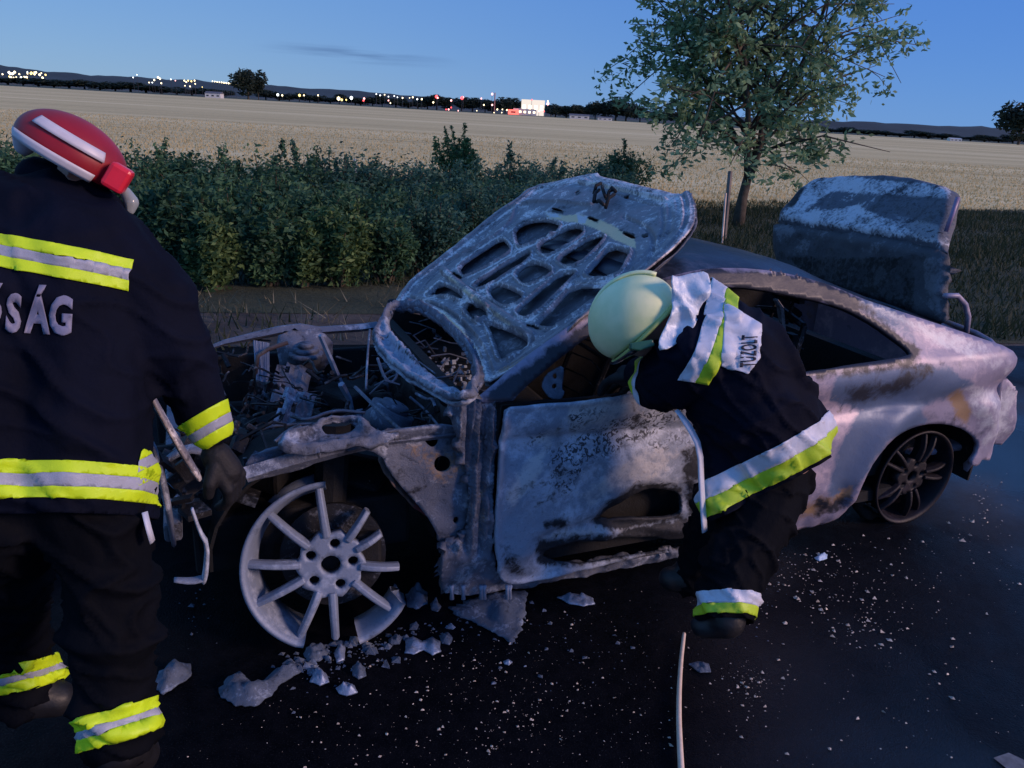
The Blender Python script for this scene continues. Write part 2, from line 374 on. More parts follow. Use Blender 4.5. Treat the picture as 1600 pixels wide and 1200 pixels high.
def shrub(px, pyb, wpx, hpx, nleaf, mi, lsz, label, dep=None, name='shrub', yoff=0, spiky=.25, group='shrubs of the hedge along the field'):
    p = gnd(px, pyb) if dep is None else at(px, pyb, dep)
    p[2] = 0; p[1] += yoff; d = (p-CAM)@cf; W = wpx*d/FPX/2; Hh = hpx*d/FPX
    o = empty(name, label, name.replace('_', ' '), p, 0, group)
    st = MB(); C = []
    nleaf = int(nleaf*1.7); nb = max(7, int(nleaf/230))
    for i in range(nb):
        a = rng.uniform(0, 2*math.pi); q = math.sqrt(rng.random()); tip = V(math.cos(a)*W*q, math.sin(a)*W*.8*q, Hh*(.62+.33*rng.random())*(1-.25*q*q))
        b0 = tip*V(.25, .25, 0); st.tube([b0, (b0+tip)/2+V(0, 0, .06*Hh), tip], [.018, .011, .004], 4)
        m_ = nleaf//nb; tt = .12+.88*rng.random(m_)**.7
        r_ = (W*.34)*(1-.45*tt)
        C.append(b0+(tip-b0)*tt[:, None]+rng.normal(size=(m_, 3))*r_[:, None]*V(1, 1, .8)*.6)
        if rng.random() < spiky*.45:                              # upright weedy shoots out of the top
            m2 = 60; t2 = rng.random(m2); sp = tip+V(rng.normal(0, .05), 0, .10*Hh+.22*Hh*rng.random()); st.tube([tip, sp], [.005, .002], 4)
            C.append(tip+(sp-tip)*t2[:, None]+rng.normal(size=(m2, 3))*.022)
    C = np.concatenate(C); C[:, 2] = np.abs(C[:, 2])+.01
    v, f = leafcloud(C, lsz*.68); mesh('foliage', v, f, LG[mi], o); st.build('stem', BARK, o); return o
LAB = {0: 'dark green', 1: 'pale yellow-green', 2: 'blue-green'}
rows = [ # px, base py, width, height, leaves, material, leafsize, words
 (215, 432, 120, 160, 4200, 0, .05, 'dark green broad leaved shrub right behind the red helmet'),
 (300, 440, 130, 175, 4200, 0, .055, 'green upright leafy shrub between the red helmet and the pale shrub'),
 (335, 452, 90, 120, 3000, 1, .05, 'pale yellow-green leafy shrub at the left foot of the hedge'),
 (420, 445, 100, 130, 3000, 0, .05, 'mid green leafy shrub low in the hedge, left of its middle'),
 (470, 447, 75, 105, 2400, 1, .045, 'small pale yellow-green shrub at the hedge foot, left of the middle'),
 (530, 445, 120, 130, 3800, 1, .045, 'wide pale yellow-green shrub at the hedge foot above the bare earth'),
 (600, 440, 100, 120, 3000, 0, .045, 'mid green shrub at the hedge foot, next right of the wide pale one'),
 (665, 430, 130, 130, 3800, 2, .04, 'blue-green dense shrub at the hedge foot touching the far bonnet edge'),
 (740, 410, 120, 130, 3600, 2, .04, 'blue-green dense shrub just behind the raised bonnet flank'),
 (800, 400, 120, 130, 3400, 2, .04, 'dark blue-green shrub hidden half behind the raised bonnet'),
]
for r in rows: shrub(*r[:7], r[7])
back = [(20, 8.8, 190, 150, 'dark back row shrub at the left picture edge behind the firefighter'), (130, 9.0, 190, 134, 'dark back row shrub behind the back of the red helmet'), (225, 9.0, 190, 138, 'dark back row shrub rising behind the red helmet brim'), (330, 9.2, 180, 132, 'dark back row shrub with weedy top, above the pale left shrub'),
        (425, 9.5, 180, 138, 'tallest dark back row shrub of the hedge at its left half'), (520, 9.8, 180, 128, 'blue-green back row shrub over the wide pale shrub'),
        (610, 10.2, 180, 122, 'blue-green back row shrub left of the lone pointed bush'), (700, 10.6, 180, 112, 'blue-green back row shrub below the lone pointed bush'),
        (790, 11.2, 170, 108, 'blue-green back row shrub between lone bush and bonnet tip'), (870, 12.0, 160, 95, 'dark back row shrub just left of the bonnet tip'),
        (930, 12.5, 130, 90, 'dark back row shrub behind the bonnet tip')]
for px, d, wp, hp, lb in back:
    hz = 175+.0577*(px-800); pyb = hz+EYE*FPX/d*1.02
    shrub(px, pyb, wp, hp, 4600, 2 if px > 480 else 0, .05, lb, spiky=.3)
    shrub(px-40, pyb+28, wp*.9, hp*.9, 2600, 0, .05, lb.replace('back row', 'middle row').replace('tallest ', 'tall '), spiky=.2)
shrub(712, 300, 75, 90, 2600, 1, .06, 'lone pointed olive bush standing above the hedge line', name='bush', group='', spiky=.8)
shrub(970, 315, 100, 85, 3000, 0, .06, 'dark rounded bush between the bonnet tip and the tree', name='bush', group='', spiky=.3)
for o in list(COL.objects):
    if o.get('group') == '': del o['group']
mk = MB(); p = gnd(556, 300); mk.tube([p, p+V(0, 0, .62)], .035, 6); tag(mk.build('marker_post', simple('old_white', (.5, .52, .5), .7)), 'small pale marker post sticking out of the hedge top', 'post')

# ------------------------------------------------------------------ the roadside tree
def tree():
    p = gnd(1153, 352); d = (p-CAM)@cf; s = d/FPX
    o = empty('roadside_tree', 'young broadleaved tree with a forked trunk beside the stubble field', 'tree', p)
    def T(px, py, dy=0): q = at(px, py, d); q = q+V(0, dy, 0); return q-p
    tk = MB()
    tk.tube([V(0, 0, -.05), T(1160, 310), T(1168, 280, .02), T(1180, 240, .05)], [.115, .085, .075, .06], 10)
    br = []
    mains = [[(1168, 282), (1163, 235), (1160, 170), (1150, 90), (1140, 0), (1130, -90)], [(1170, 280), (1186, 230), (1192, 150), (1200, 60), (1215, -30), (1225, -120)],
             [(1180, 240), (1215, 180), (1260, 90), (1300, 0), (1320, -80)], [(1162, 240), (1120, 160), (1080, 60), (1060, -30)]]
    for i, M_ in enumerate(mains):
        P = [T(x, y, (i-1.5)*.12*k) for k, (x, y) in enumerate(M_)]; rr = list(np.linspace(.07 if i < 2 else .045, .012, len(P))); tk.tube(P, rr, 7); br.append(P)
    tips = []
    r = random.Random(5)
    for i in range(120):
        P = br[r.choice([0, 0, 1, 1, 2, 3])]; k = r.uniform(.12, 1)*(len(P)-1.01); a = P[int(k)]+(P[int(k)+1]-P[int(k)])*(k-int(k))
        # crown envelope in photo px, then pushed in depth
        for _ in range(60):
            X = r.uniform(965, 1440); Y = r.uniform(-140, 275)
            cx = 1195; hw = 225*(1-((Y-60)/330)**2)**.5 if abs(Y-60) < 330 else 0
            hw *= (1.05 if Y < 180 else .98)
            if abs(X-cx) < hw and r.random() < .35+.65*(abs(X-cx)/max(hw, 1)): break
        dy = r.uniform(-1, 1)*2.0*math.sqrt(max(0, 1-((X-cx)/240)**2))
        tip = T(X, Y, dy); L_ = np.linalg.norm(tip-a)
        if L_ > 3.3: continue
        md = (a+tip)/2+V(0, 0, .12*L_)+V(r.uniform(-.1, .1), 0, 0)
        tk.tube([a, md, tip], [.026, .015, .005], 5); tips.append((a, md, tip))
        for q in range(3):
            t0 = r.uniform(.35, 1); b0 = (1-t0)**2*a+2*t0*(1-t0)*md+t0*t0*tip; e1 = b0+V(r.uniform(-.6, .6), r.uniform(-.5, .5), r.uniform(-.35, .3))
            tk.tube([b0, (b0+e1)/2+V(0, 0, .04), e1], [.009, .006, .003], 4); tips.append((b0, (b0+e1)/2, e1))
    tk.build('trunk', BARK, o, True)
    C = []
    for a, m_, b_ in tips:
        n_ = int(50*min(1.4, np.linalg.norm(b_-a)+.3)); tt = (.3+.7*rng.random(n_))[:, None]
        c = (1-tt)**2*a+2*tt*(1-tt)*m_+tt*tt*b_
        # leaves hang in small bunches
        kk = max(3, n_//7); bc = c[rng.integers(0, n_, kk)]+rng.normal(size=(kk, 3))*.10
        C.append(bc[rng.integers(0, kk, n_)]+rng.normal(size=(n_, 3))*.055)
    C = np.concatenate(C); v, f = leafcloud(C, .066)
    mesh('crown', v, f, leafmat('tree_leaf', (.12, .20, .11), (.25, .39, .21), (.40, .56, .30)), o)
tree()
for (a, b_, r_, lb) in (((1131, 378), (1141, 268), .035, 'dark wooden stake leaning beside the young tree'), ((1128, 380), (1134, 302), .016, 'thin pale rod catching the light beside the young tree')):
    p = gnd(*a); d = (p-CAM)@cf; q = at(*b_, d); m_ = MB(); m_.tube([p, q], r_, 6)
    tag(m_.build('stake', simple('stake_wood', (.16, .13, .11) if r_ > .02 else (.75, .55, .42), .8)), lb, 'stake')

# ------------------------------------------------------------------ far distance
HZ = lambda px: 175+.0577*(px-800)
HILL = simple('hill_woods', (.030, .052, .062), 1, 0, .35, .006, 0)
def hill(name, crest, dist):
    v = []; f = []
    for i, (px, py) in enumerate(crest):
        g = at(px, py, dist); g0 = at(px, HZ(px), dist)
        for k, (t_, back_) in enumerate(((0, -250), (.45, -110), (.8, -40), (1, 0), (.7, 120))):
            v.append((g[0], g[1]+back_, max(-2, g[2]*t_+ (rough((px*.03, k, 0), 1, 2)*4 if 0 < k < 4 else 0)-(4 if k == 0 else 0))))
    for i in range(len(crest)-1):
        for k in range(4): a = i*5+k; f.append((a, a+5, a+6, a+1))
    return tag(mesh(name, v, f, HILL, smooth=True), kind='structure')
cr1 = [(-500, 96), (-200, 98), (-60, 101), (0, 103), (40, 106), (75, 112), (130, 116), (200, 119), (260, 124), (330, 127), (400, 131), (470, 137), (560, 143), (660, 150), (760, 156), (860, 164), (960, 170), (1060, 177), (1150, 183), (1250, 187), (1350, 190), (1450, 195), (1550, 199), (1640, 204), (1800, 210), (2200, 232)]
c2_ = []
for i in range(len(cr1)-1):
    for k in range(6):
        t_ = k/6; x = cr1[i][0]*(1-t_)+cr1[i+1][0]*t_; c2_.append((x, cr1[i][1]*(1-t_)+cr1[i+1][1]*t_+1.3*rough((x*.05, 0, 0), 1)))
hill('wooded_hills', c2_, 1900)

FT = leafmat('far_foliage', (.02, .035, .028), (.035, .055, .042), (.055, .075, .05))
protos = {}
def far_tree_mesh(k):
    r = np.random.default_rng(k); C = []
    for i in range(9):
        c = r.normal(size=3)*V(.17, .17, .14)+V(0, 0, .62); q = r.normal(size=(150, 3)); q /= np.linalg.norm(q, axis=1)[:, None]; C.append(c+q*.26*r.uniform(.6, 1.1, (150, 1)))
    C = np.concatenate(C); C[:, 2] = np.clip(C[:, 2], .16, 1.0); v, f = leafcloud(C, .075); me = bpy.data.meshes.new('crown'); me.from_pydata(v.tolist(), [], f.tolist()); me.materials.append(FT)
    tb = MB(); tb.tube([(0, 0, -.02), (0, 0, .4), (.02, 0, .6)], [.035, .028, .015], 6); tm = bpy.data.meshes.new('trunk'); tm.from_pydata(tb.v, [], tb.f); tm.materials.append(BARK); return me, tm
FTM = [far_tree_mesh(i) for i in range(4)]
def far_tree(px, ytop, wpx, dist, label, group=None, k=0):
    g = at(px, HZ(px), dist); g[2] = 0; H_ = (HZ(px)-ytop)*dist/FPX+EYE
    o = empty('tree', label, 'tree', g, rng.uniform(0, 6), group)
    for nm, me in zip(('crown', 'trunk'), FTM[k % 4]):
        c = bpy.data.objects.new(nm, me); COL.objects.link(c); c.parent = o; c.scale = (wpx*dist/FPX/1.0,)*2+(H_,)
    return o
far_tree(388, 110, 46, 420, 'big round lone tree standing dark on the far field edge', k=1)
far_tree(404, 116, 22, 424, 'smaller tree leaning on the big lone round tree from the right', k=2)
_O = 'first second third fourth fifth sixth seventh eighth ninth tenth eleventh twelfth thirteenth fourteenth fifteenth sixteenth seventeenth eighteenth nineteenth twentieth'.split()
def ORD(i): return _O[i] if i < 20 else 'twenty-'+_O[i-20]
# tree line right of the lone tree
for i, px in enumerate(list(range(415, 860, 17))):
    if i % 3 == 0: pass
    far_tree(px+rng.uniform(-5, 5), HZ(px)-rng.uniform(6, 13)-(6 if 660 < px < 820 else 0)-(3 if px > 760 else 0), rng.uniform(22, 40), 520, ORD(i)+' dark tree right of the lone round tree in the far tree line', 'trees of the far tree line', i)
kk_ = 0
for px, yt, wp in ((868, 168, 30), (885, 166, 34), (905, 165, 30), (930, 157, 26), (945, 160, 30), (962, 152, 40), (978, 158, 34), (1000, 168, 30), (1030, 172, 34), (1062, 174, 34), (1095, 176, 34), (1130, 178, 34)):
    far_tree(px, yt, wp*1.15, 400, ORD(kk_)+' dark bushy tree from the left in the copse behind the roadside tree', 'trees of the copse behind the roadside tree', int(px)); kk_ += 1
for i, px in enumerate(range(1165, 1660, 22)):
    far_tree(px, HZ(px)-rng.uniform(2, 9)+1, rng.uniform(34, 54), 430, ORD(i)+' low dark tree from the left in the far belt right of the roadside tree', 'trees of the far belt on the right', i)
far_tree(1592, 162, 62, 330, 'larger dark tree at the right edge of the view', k=1)
for i, px in enumerate(range(-60, 370, 24)):
    far_tree(px, HZ(px)-rng.uniform(5, 11), rng.uniform(40, 62), 560, ORD(i)+' low dark tree from the left in the far belt below the hillside lights', 'trees of the far belt on the left', i)

def house(px, pyt, wpx, hpx, dist, m, roofm, label, lit=None, nwin=3, name='house'):
    g = at(px, HZ(px), dist); s = dist/FPX; z1 = (HZ(px)-pyt)*s+EYE; z0 = 0; W = wpx*s; D = W*.6
    o = empty(name, label, 'building', (g[0], g[1], 0)); hw = z1*.7 if roofm else z1
    b_ = MB(); b_.box((0, 0, hw/2), (W, D, hw)); b_.build('wall', m, o)
    if roofm:
        r_ = MB(); e = W*.53; f_ = D*.55; r_.add([(-e, -f_, hw), (e, -f_, hw), (e, f_, hw), (-e, f_, hw), (-e, 0, z1), (e, 0, z1)], [(0, 1, 5, 4), (2, 3, 4, 5), (0, 4, 3), (1, 2, 5), (3, 2, 1, 0)]); r_.build('roof', roofm, o)
    for i in range(nwin):
        wv = MB(); wv.box((-W/2+W*(i+.5)/nwin, -D/2-.03, hw*.5), (W/nwin*.45, .08, hw*.3)); wv.build('window', lit or GLS, o)
    return o
GLS = simple('dark_glass', (.02, .03, .04), .2, 0, .1, 1, 0)
WW = simple('pale_wall', (.6, .6, .6), .8, 0, .1, 1, 0); DR = simple('slate', (.12, .12, .14), .8, 0, .2, 1, 0)
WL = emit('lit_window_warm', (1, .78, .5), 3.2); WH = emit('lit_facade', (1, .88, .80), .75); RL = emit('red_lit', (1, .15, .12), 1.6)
house(335, 144, 24, 8, 380, WW, DR, 'pale low shed on the field edge left of the lone tree')
house(832, 158, 36, 22, 500, WH, None, 'floodlit white hall among the trees of the far town', WL, 4, 'hall')
house(820, 171, 36, 12, 470, WW, None, 'low lit warehouse with a red end below the white hall', WL, 5, 'warehouse')
house(802, 172, 16, 10, 465, RL, None, 'small red lit kiosk beside the lit warehouse', None, 1, 'kiosk')
house(905, 179, 30, 10, 380, WW, DR, 'dark grey cottage below the copse left of the tree')
house(945, 183, 22, 9, 380, WW, DR, 'smaller grey cottage right of the first one below the copse')
house(1492, 216, 18, 9, 330, WW, WW, 'small white house in front of the right belt of trees')

LM = {'w': emit('lamp_warm', (1, .82, .5), 3.0), 'c': emit('lamp_white', (.9, .97, 1), 2.6), 'y': emit('lamp_yellow', (1, .75, .25), 2.4), 'r': emit('lamp_red', (1, .07, .08), 3.2), 'p': emit('lamp_pink', (1, .45, .45), 2.6)}
POLE = simple('lamp_pole', (.08, .08, .09), .6, .4, .1, 4, 0)
LMESH = {}
def lamp(px, py, rpx, c, dist=480, grp=None, lab=None):
    g = at(px, py, dist); r_ = rpx*dist/FPX
    o = empty('street_lamp', lab, 'lamp', (g[0], g[1], 0), 0, grp)
    if 'pole' not in LMESH:
        q = MB(); q.tube([(0, 0, 0), (0, 0, 1)], 1, 5); m_ = bpy.data.meshes.new('pole'); m_.from_pydata(q.v, [], q.f); m_.materials.append(POLE); LMESH['pole'] = m_
    if c not in LMESH:
        bm = bmesh.new(); bmesh.ops.create_icosphere(bm, subdivisions=1, radius=1); m_ = bpy.data.meshes.new('lamp_head'); bm.to_mesh(m_); bm.free(); m_.materials.append(LM[c]); LMESH[c] = m_
    a = bpy.data.objects.new('pole', LMESH['pole']); a.parent = o; a.scale = (.1, .1, max(.5, g[2])); COL.objects.link(a)
    h_ = bpy.data.objects.new('lamp_head', LMESH[c]); h_.parent = o; h_.location = (0, 0, g[2]); h_.scale = (r_, r_, r_*1.1); COL.objects.link(h_)
r = random.Random(3)
for i in range(46):
    x = r.uniform(-4, 74); y = 111+r.uniform(0, 15)+x*.03; 
    if x > 60 and y > 122: continue
    lamp(x, y, r.uniform(.9, 1.9), r.choice('wwwcy'), 1150, 'cluster of hillside town lamps at the far left', 'bright lamp in the dense cluster of hillside lights at the far left')
for x, y, s_, c in ((208, 121, 1.0, 'c'), (214, 117, .8, 'c'), (233, 129, 1, 'w'), (238, 129, 1, 'c'), (241, 125, 1.4, 'w'), (247, 121, 1.6, 'w'), (250, 123, 1.4, 'w'), (252, 130, 1.2, 'w'), (267, 124, 1, 'c'), (274, 126, .9, 'p'), (288, 126, 1.2, 'w'), (291, 128, 1.2, 'w'), (294, 126, 1.2, 'y'), (299, 127, 1.3, 'y'), (304, 126, 1.2, 'w'), (297, 135, 1.1, 'w'), (289, 134, .9, 'w'), (305, 131, 1, 'w'), (316, 136, .7, 'y')):
    lamp(x, y, s_, c, 540, 'town lamps between the hillside cluster and the lone tree', 'small lamp of the town left of the lone tree')
for i in range(11): lamp(332+i*3.6, 127+i*.45, .9+.05*i, 'w', 540, 'row of lamps ending at the lone tree', 'lamp in the evenly spaced row that ends at the lone round tree')
for x, y, s_, c in ((434, 148, 2.0, 'c'), (441, 149, 1.4, 'w'), (468, 149, 2.0, 'y'), (475, 149, 1.2, 'w'), (497, 149, 1.2, 'w'), (529, 154, 2.8, 'w'), (534, 156, 1.8, 'y'), (549, 153, 2.6, 'c'), (541, 156, 1.2, 'y'), (569, 154, 1.6, 'p'), (568, 157, 1.5, 'r'), (588, 147, 1.1, 'c'), (594, 149, 1.1, 'c'), (601, 148, 1, 'w'), (607, 151, 1, 'c'), (607, 157, 1.2, 'p'), (610, 161, 1, 'w'), (616, 150, 1, 'c'), (629, 153, 1.2, 'w'), (645, 152, 1.3, 'w'), (652, 155, 1.3, 'c'), (659, 155, 1.4, 'w'), (677, 160, 1.4, 'w'), (682, 151, 2.4, 'r'), (684, 153, 1.3, 'p'), (705, 157, 1.6, 'p'), (705, 168, 1.1, 'r'), (701, 171, 1.4, 'p'), (697, 171, 1, 'r'), (722, 153, 2.6, 'r'), (724, 152, 1.2, 'p'), (716, 173, 1, 'p'), (752, 154, 1.3, 'p'), (756, 164, 1.2, 'w'), (769, 147, 1.8, 'p'), (769, 164, 1.5, 'p'), (777, 171, 1.3, 'w'), (785, 171, 1, 'w'), (792, 172, 1.2, 'w'), (784, 176, .9, 'w'), (772, 176, .8, 'w'), (831, 156, 1.2, 'r'), (856, 162, 2.4, 'p'), (856, 158, 1.0, 'w'), (842, 174, 1.2, 'p'), (850, 174, 1.1, 'r'), (745, 173, .8, 'w'), (640, 153, .8, 'w'), (621, 152, .9, 'c')):
    lamp(x, y, s_, c, 455, 'lamps of the town between the lone tree and the copse', {'r': 'red', 'p': 'pinkish', 'w': 'warm white', 'c': 'cool white', 'y': 'yellow'}[c]+' lamp of the town right of the lone tree')
g = at(769, HZ(769), 455); mm = MB(); zt = (HZ(769)-147)*455/FPX+EYE; mm.tube([(g[0]+1.2, g[1]+1, 0), (g[0]+1.2, g[1]+1, zt)], .35, 6)
tag(mm.build('lamp_mast', simple('mast_paint', (.5, .2, .2), .6)), 'tall slim mast under the pinkish beacon lamp above the tree line', 'mast')

# ================================================================== the burnt car
CAR_RZ = math.atan2(EX[1], EX[0])
car = empty('burnt_car', 'burnt-out pale coupe with bonnet and boot lid open, tyres gone, on the wet road', 'car', W1, CAR_RZ)
M_DOOR = burnt('door_ash', (.62, .68, .82), (.32, .37, .48), (.07, .08, .11), 4.2, .7, .1, .35, .6, .05)
M_BODY = burnt('scorched_paint', (.58, .47, .54), (.31, .28, .38), (.09, .10, .15), 2.2, .5, .15, .2, .3, .02)
M_FRAME = burnt('burnt_frame', (.46, .50, .60), (.16, .18, .24), (.02, .022, .03), 7, .72, .35, .5, .9)
M_HOOD = burnt('bonnet_ash', (.80, .75, .76), (.25, .235, .26), (.04, .04, .05), 11, .55, .2, .3, .28, .0)
M_ROOF = burnt('scorched_roof', (.07, .09, .14), (.022, .03, .05), (.008, .009, .014), 2.5, .38, .2, .3, .3)
M_LID = burnt('boot_lid_skin', (.16, .17, .20), (.06, .065, .08), (.018, .02, .026), 6, .7, .1, .3, .6)
M_SEAT = burnt('seat_steel', (.13, .14, .17), (.014, .015, .02), (.003, .003, .005), 12, .6, .4, .4, .5)
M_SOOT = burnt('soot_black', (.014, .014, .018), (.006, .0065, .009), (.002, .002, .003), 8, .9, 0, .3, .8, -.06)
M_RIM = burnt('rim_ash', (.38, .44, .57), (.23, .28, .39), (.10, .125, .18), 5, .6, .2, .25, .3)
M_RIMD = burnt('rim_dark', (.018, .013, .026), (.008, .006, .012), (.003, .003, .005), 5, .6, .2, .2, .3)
M_RUST = burnt('rusty_steel', (.28, .20, .17), (.16, .11, .10), (.05, .035, .035), 9, .85, .2, .4, .8)

def yb(x, z):                                                 # lateral inset of the near body side
    y = np.zeros_like(x)
    y += np.where(z < .22, (.22-z)*.35, 0)
    y += np.where(z > .80, (z-.80)*.62, 0)
    y += .025*np.exp(-((z-.62)/.05)**2)*sst(x, .5, .7)           # hollow under the shoulder line
    y -= .02*np.exp(-((z-.74)/.06)**2)
    y -= .03*np.exp(-((np.hypot(x-2.58, z-.25)-.40)/.07)**2)*(z > .1)  # flared arch
    y += np.where(x > 2.82, ((np.minimum(x, 3.3)-2.82)/.5)**2*.38, 0)
    y += np.where(x < .3, ((.3-x)/1.1)**2*.22, 0)
    return y
def side_pt(px, py):
    best = None
    q0, q1 = cs(px, py, 0), cs(px, py, 1)
    ys = np.linspace(-.08, .75, 333); X = q0[0]+(q1[0]-q0[0])*ys; Z = q0[2]+(q1[2]-q0[2])*ys; g = yb(X, Z)-ys
    k = np.where(g <= 0)[0]; i = k[0] if len(k) else int(np.argmin(g))
    return V(X[i], Z[i])
def side_poly(P): return [side_pt(*p) for p in P]
def paint_attrs(pix, marks, soft=16):
    """marks: {attr: [(poly_px, strength), ...]} -> per-vertex masks with soft edges"""
    A = {}
    for k, L in marks.items():
        a = np.zeros(len(pix))
        for poly, s in L: a = np.maximum(a, s*sst(-sdf(pix, poly), -soft, soft))
        A[k] = a
    return A
def pix_of(carpts):
    w_ = np.array([car2w(p) for p in carpts])-CAM; z = w_@cf
    return np.c_[800+FPX*(w_@cr)/z, 600-FPX*(w_@cu)/z]
def side_sheet(name, outline, holes, m, parent=car, step=.016, disp=None, marks=None, thick=.012, sm=1, mirror=False):
    ol = side_poly(outline); hl = [side_poly(h) for h in holes]
    if sm: ol = chaikin(ol, sm); hl = [chaikin(h, 1) for h in hl]
    v, f = fill2d(ol, hl, step); x, z = v[:, 0], v[:, 1]; y = yb(x, z)
    P = np.c_[x, y, z]
    if disp is not None: P[:, 1] += disp(P, v)
    pix = pix_of(P)
    at_ = paint_attrs(pix, marks or {})
    f = f[:, ::-1] if False else f
    o = mesh(name, P, f, m, parent, True, at_); solid(o, thick, -1)
    if mirror:
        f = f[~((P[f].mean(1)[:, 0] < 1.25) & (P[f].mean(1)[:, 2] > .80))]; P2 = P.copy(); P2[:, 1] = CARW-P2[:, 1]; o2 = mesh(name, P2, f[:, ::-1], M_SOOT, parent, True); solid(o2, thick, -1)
    return o
CARW = 1.42; YF_ = 1.28

# ---- near side body: sill, rear quarter, C pillar, roof rail, A pillar
body = [(738, 626), (770, 600), (800, 573), (850, 536), (905, 498), (960, 466), (1010, 443), (1060, 428), (1110, 418), (1180, 419), (1245, 430), (1300, 446), (1345, 466), (1400, 484), (1450, 501), (1500, 517), (1540, 531), (1572, 541), (1590, 562), (1591, 600), (1588, 645), (1578, 680), (1560, 700), (1535, 714), (1527, 728), (1512, 726),
        (1530, 700), (1520, 680), (1495, 666), (1462, 661), (1425, 668), (1392, 688), (1366, 718), (1350, 748), (1338, 778), (1318, 806), (1290, 820), (1240, 832), (1180, 842), (1100, 862), (1098, 800), (1098, 700), (1098, 604),
        (1160, 598), (1265, 580), (1340, 568), (1425, 555), (1418, 545), (1398, 530), (1368, 508), (1330, 486), (1290, 472), (1240, 462), (1180, 450), (1120, 446), (1060, 454), (1010, 470), (960, 498), (910, 532), (860, 572), (812, 612), (798, 628)]
def d_body(P, v):
    x, z = P[:, 0], P[:, 2]
    d = .006*nz(P, 2.2, 4)+.0025*nz(P, 9, 5)
    d += .012*np.exp(-((z-.60-.05*(x-2.2))/.012)**2)*(x > 1.6)*(x < 2.45)*.5
    # buckled sill and bumper
    d += .03*nz(P, 7, 6)*sst(z, .32, .2)*sst(x, 1.0, 1.5)*(x < 2.3)
    d += .008*nz(P, 9, 8)*sst(x, 2.75, 2.85)*sst(z, .66, .5)
    d += .006*nz(P, 6, 9)*sst(x, 2.75, 2.9)
    return d
marks = {'soot': [([(1440, 548), (1395, 520), (1330, 478), (1240, 455), (1120, 440), (1000, 466), (860, 570), (860, 590), (1010, 482), (1120, 452), (1240, 468), (1330, 492), (1420, 548), (1270, 574), (1100, 595), (1100, 608), (1270, 588), (1425, 562)], 1.0),
                  ([(1320, 600), (1390, 590), (1470, 560), (1490, 575), (1420, 610), (1350, 625), (1320, 640)], .55),
                  ([(1270, 780), (1340, 770), (1320, 800), (1270, 815)], .7), ([(1450, 655), (1500, 640), (1530, 680), (1500, 668)], .6),
                  ([(1190, 430), (1300, 440), (1350, 475), (1420, 540), (1380, 500), (1290, 460)], .6), ([(738, 626), (1010, 443), (1060, 440), (800, 628)], 1.0), ([(1010, 440), (1110, 418), (1250, 430), (1345, 466), (1335, 490), (1240, 464), (1110, 448), (1010, 470)], 1.0), ([(1100, 606), (1270, 584), (1430, 562), (1430, 572), (1270, 596), (1100, 622)], .8), ([(1380, 700), (1400, 680), (1460, 652), (1500, 660), (1534, 700), (1500, 672), (1440, 664), (1400, 690)], .75)],
         'blue': [([(1305, 585), (1480, 570), (1520, 600), (1440, 640), (1460, 660), (1390, 690), (1350, 745), (1330, 780), (1290, 790), (1310, 700), (1350, 640), (1300, 625)], 1.0), ([(1200, 430), (1420, 470), (1440, 550), (1345, 490)], .55)],
         'rust_glow': [([(1480, 620), (1500, 605), (1520, 640), (1515, 670), (1490, 655)], .9), ([(1250, 790), (1330, 760), (1350, 765), (1300, 800), (1240, 820)], .75)],  # patch by the tail: orange lamp glow put into the colour
         'pale': [([(1120, 420), (1200, 422), (1250, 436), (1245, 444), (1190, 434), (1120, 430)], .7), ([(1345, 470), (1400, 486), (1540, 532), (1590, 560), (1590, 600), (1500, 560), (1440, 530)], .45), ([(1500, 600), (1592, 600), (1585, 680), (1530, 712)], .5), ([(1180, 425), (1240, 433), (1245, 441), (1190, 436)], .8)]}
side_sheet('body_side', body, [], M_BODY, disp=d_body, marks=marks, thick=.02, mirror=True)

# ---- near door
door = [(783, 634), (830, 629), (900, 623), (960, 614), (1010, 608), (1060, 604), (1094, 606), (1096, 700), (1097, 840), (1060, 858), (1010, 868), (930, 884), (870, 896), (815, 906), (788, 908), (775, 895), (770, 850), (773, 780), (778, 700)]
dh = [[(940, 815), (950, 800), (966, 790), (984, 778), (1010, 764), (1035, 766), (1063, 770), (1066, 790), (1060, 808), (1030, 812), (997, 812), (965, 818)],
      [(845, 866), (880, 849), (940, 846), (1003, 838), (1060, 846), (1085, 842), (1086, 856), (1020, 864), (950, 876), (890, 884), (862, 878)]]
def d_door(P, v):
    x, z = P[:, 0], P[:, 2]
    d = .010*nz(P, 3.2, 1)+.004*nz(P, 12, 2)
    d += .008*np.exp(-((z-.66+.06*(x-.6))/.015)**2)
    d += .02*np.exp(-((z-.26-.03*np.sin(x*9))/.03)**2)*sst(x, .66, .75)
    e = -sdf(v, side_poly(door)); d += -.010*sst(e, .03, .005)
    q = -np.minimum(sdf(v, side_poly(dh[0])), sdf(v, side_poly(dh[1]))); d += .03*sst(-q, .06, 0)*(.7+.35*nz(P, 9, 6))
    return d
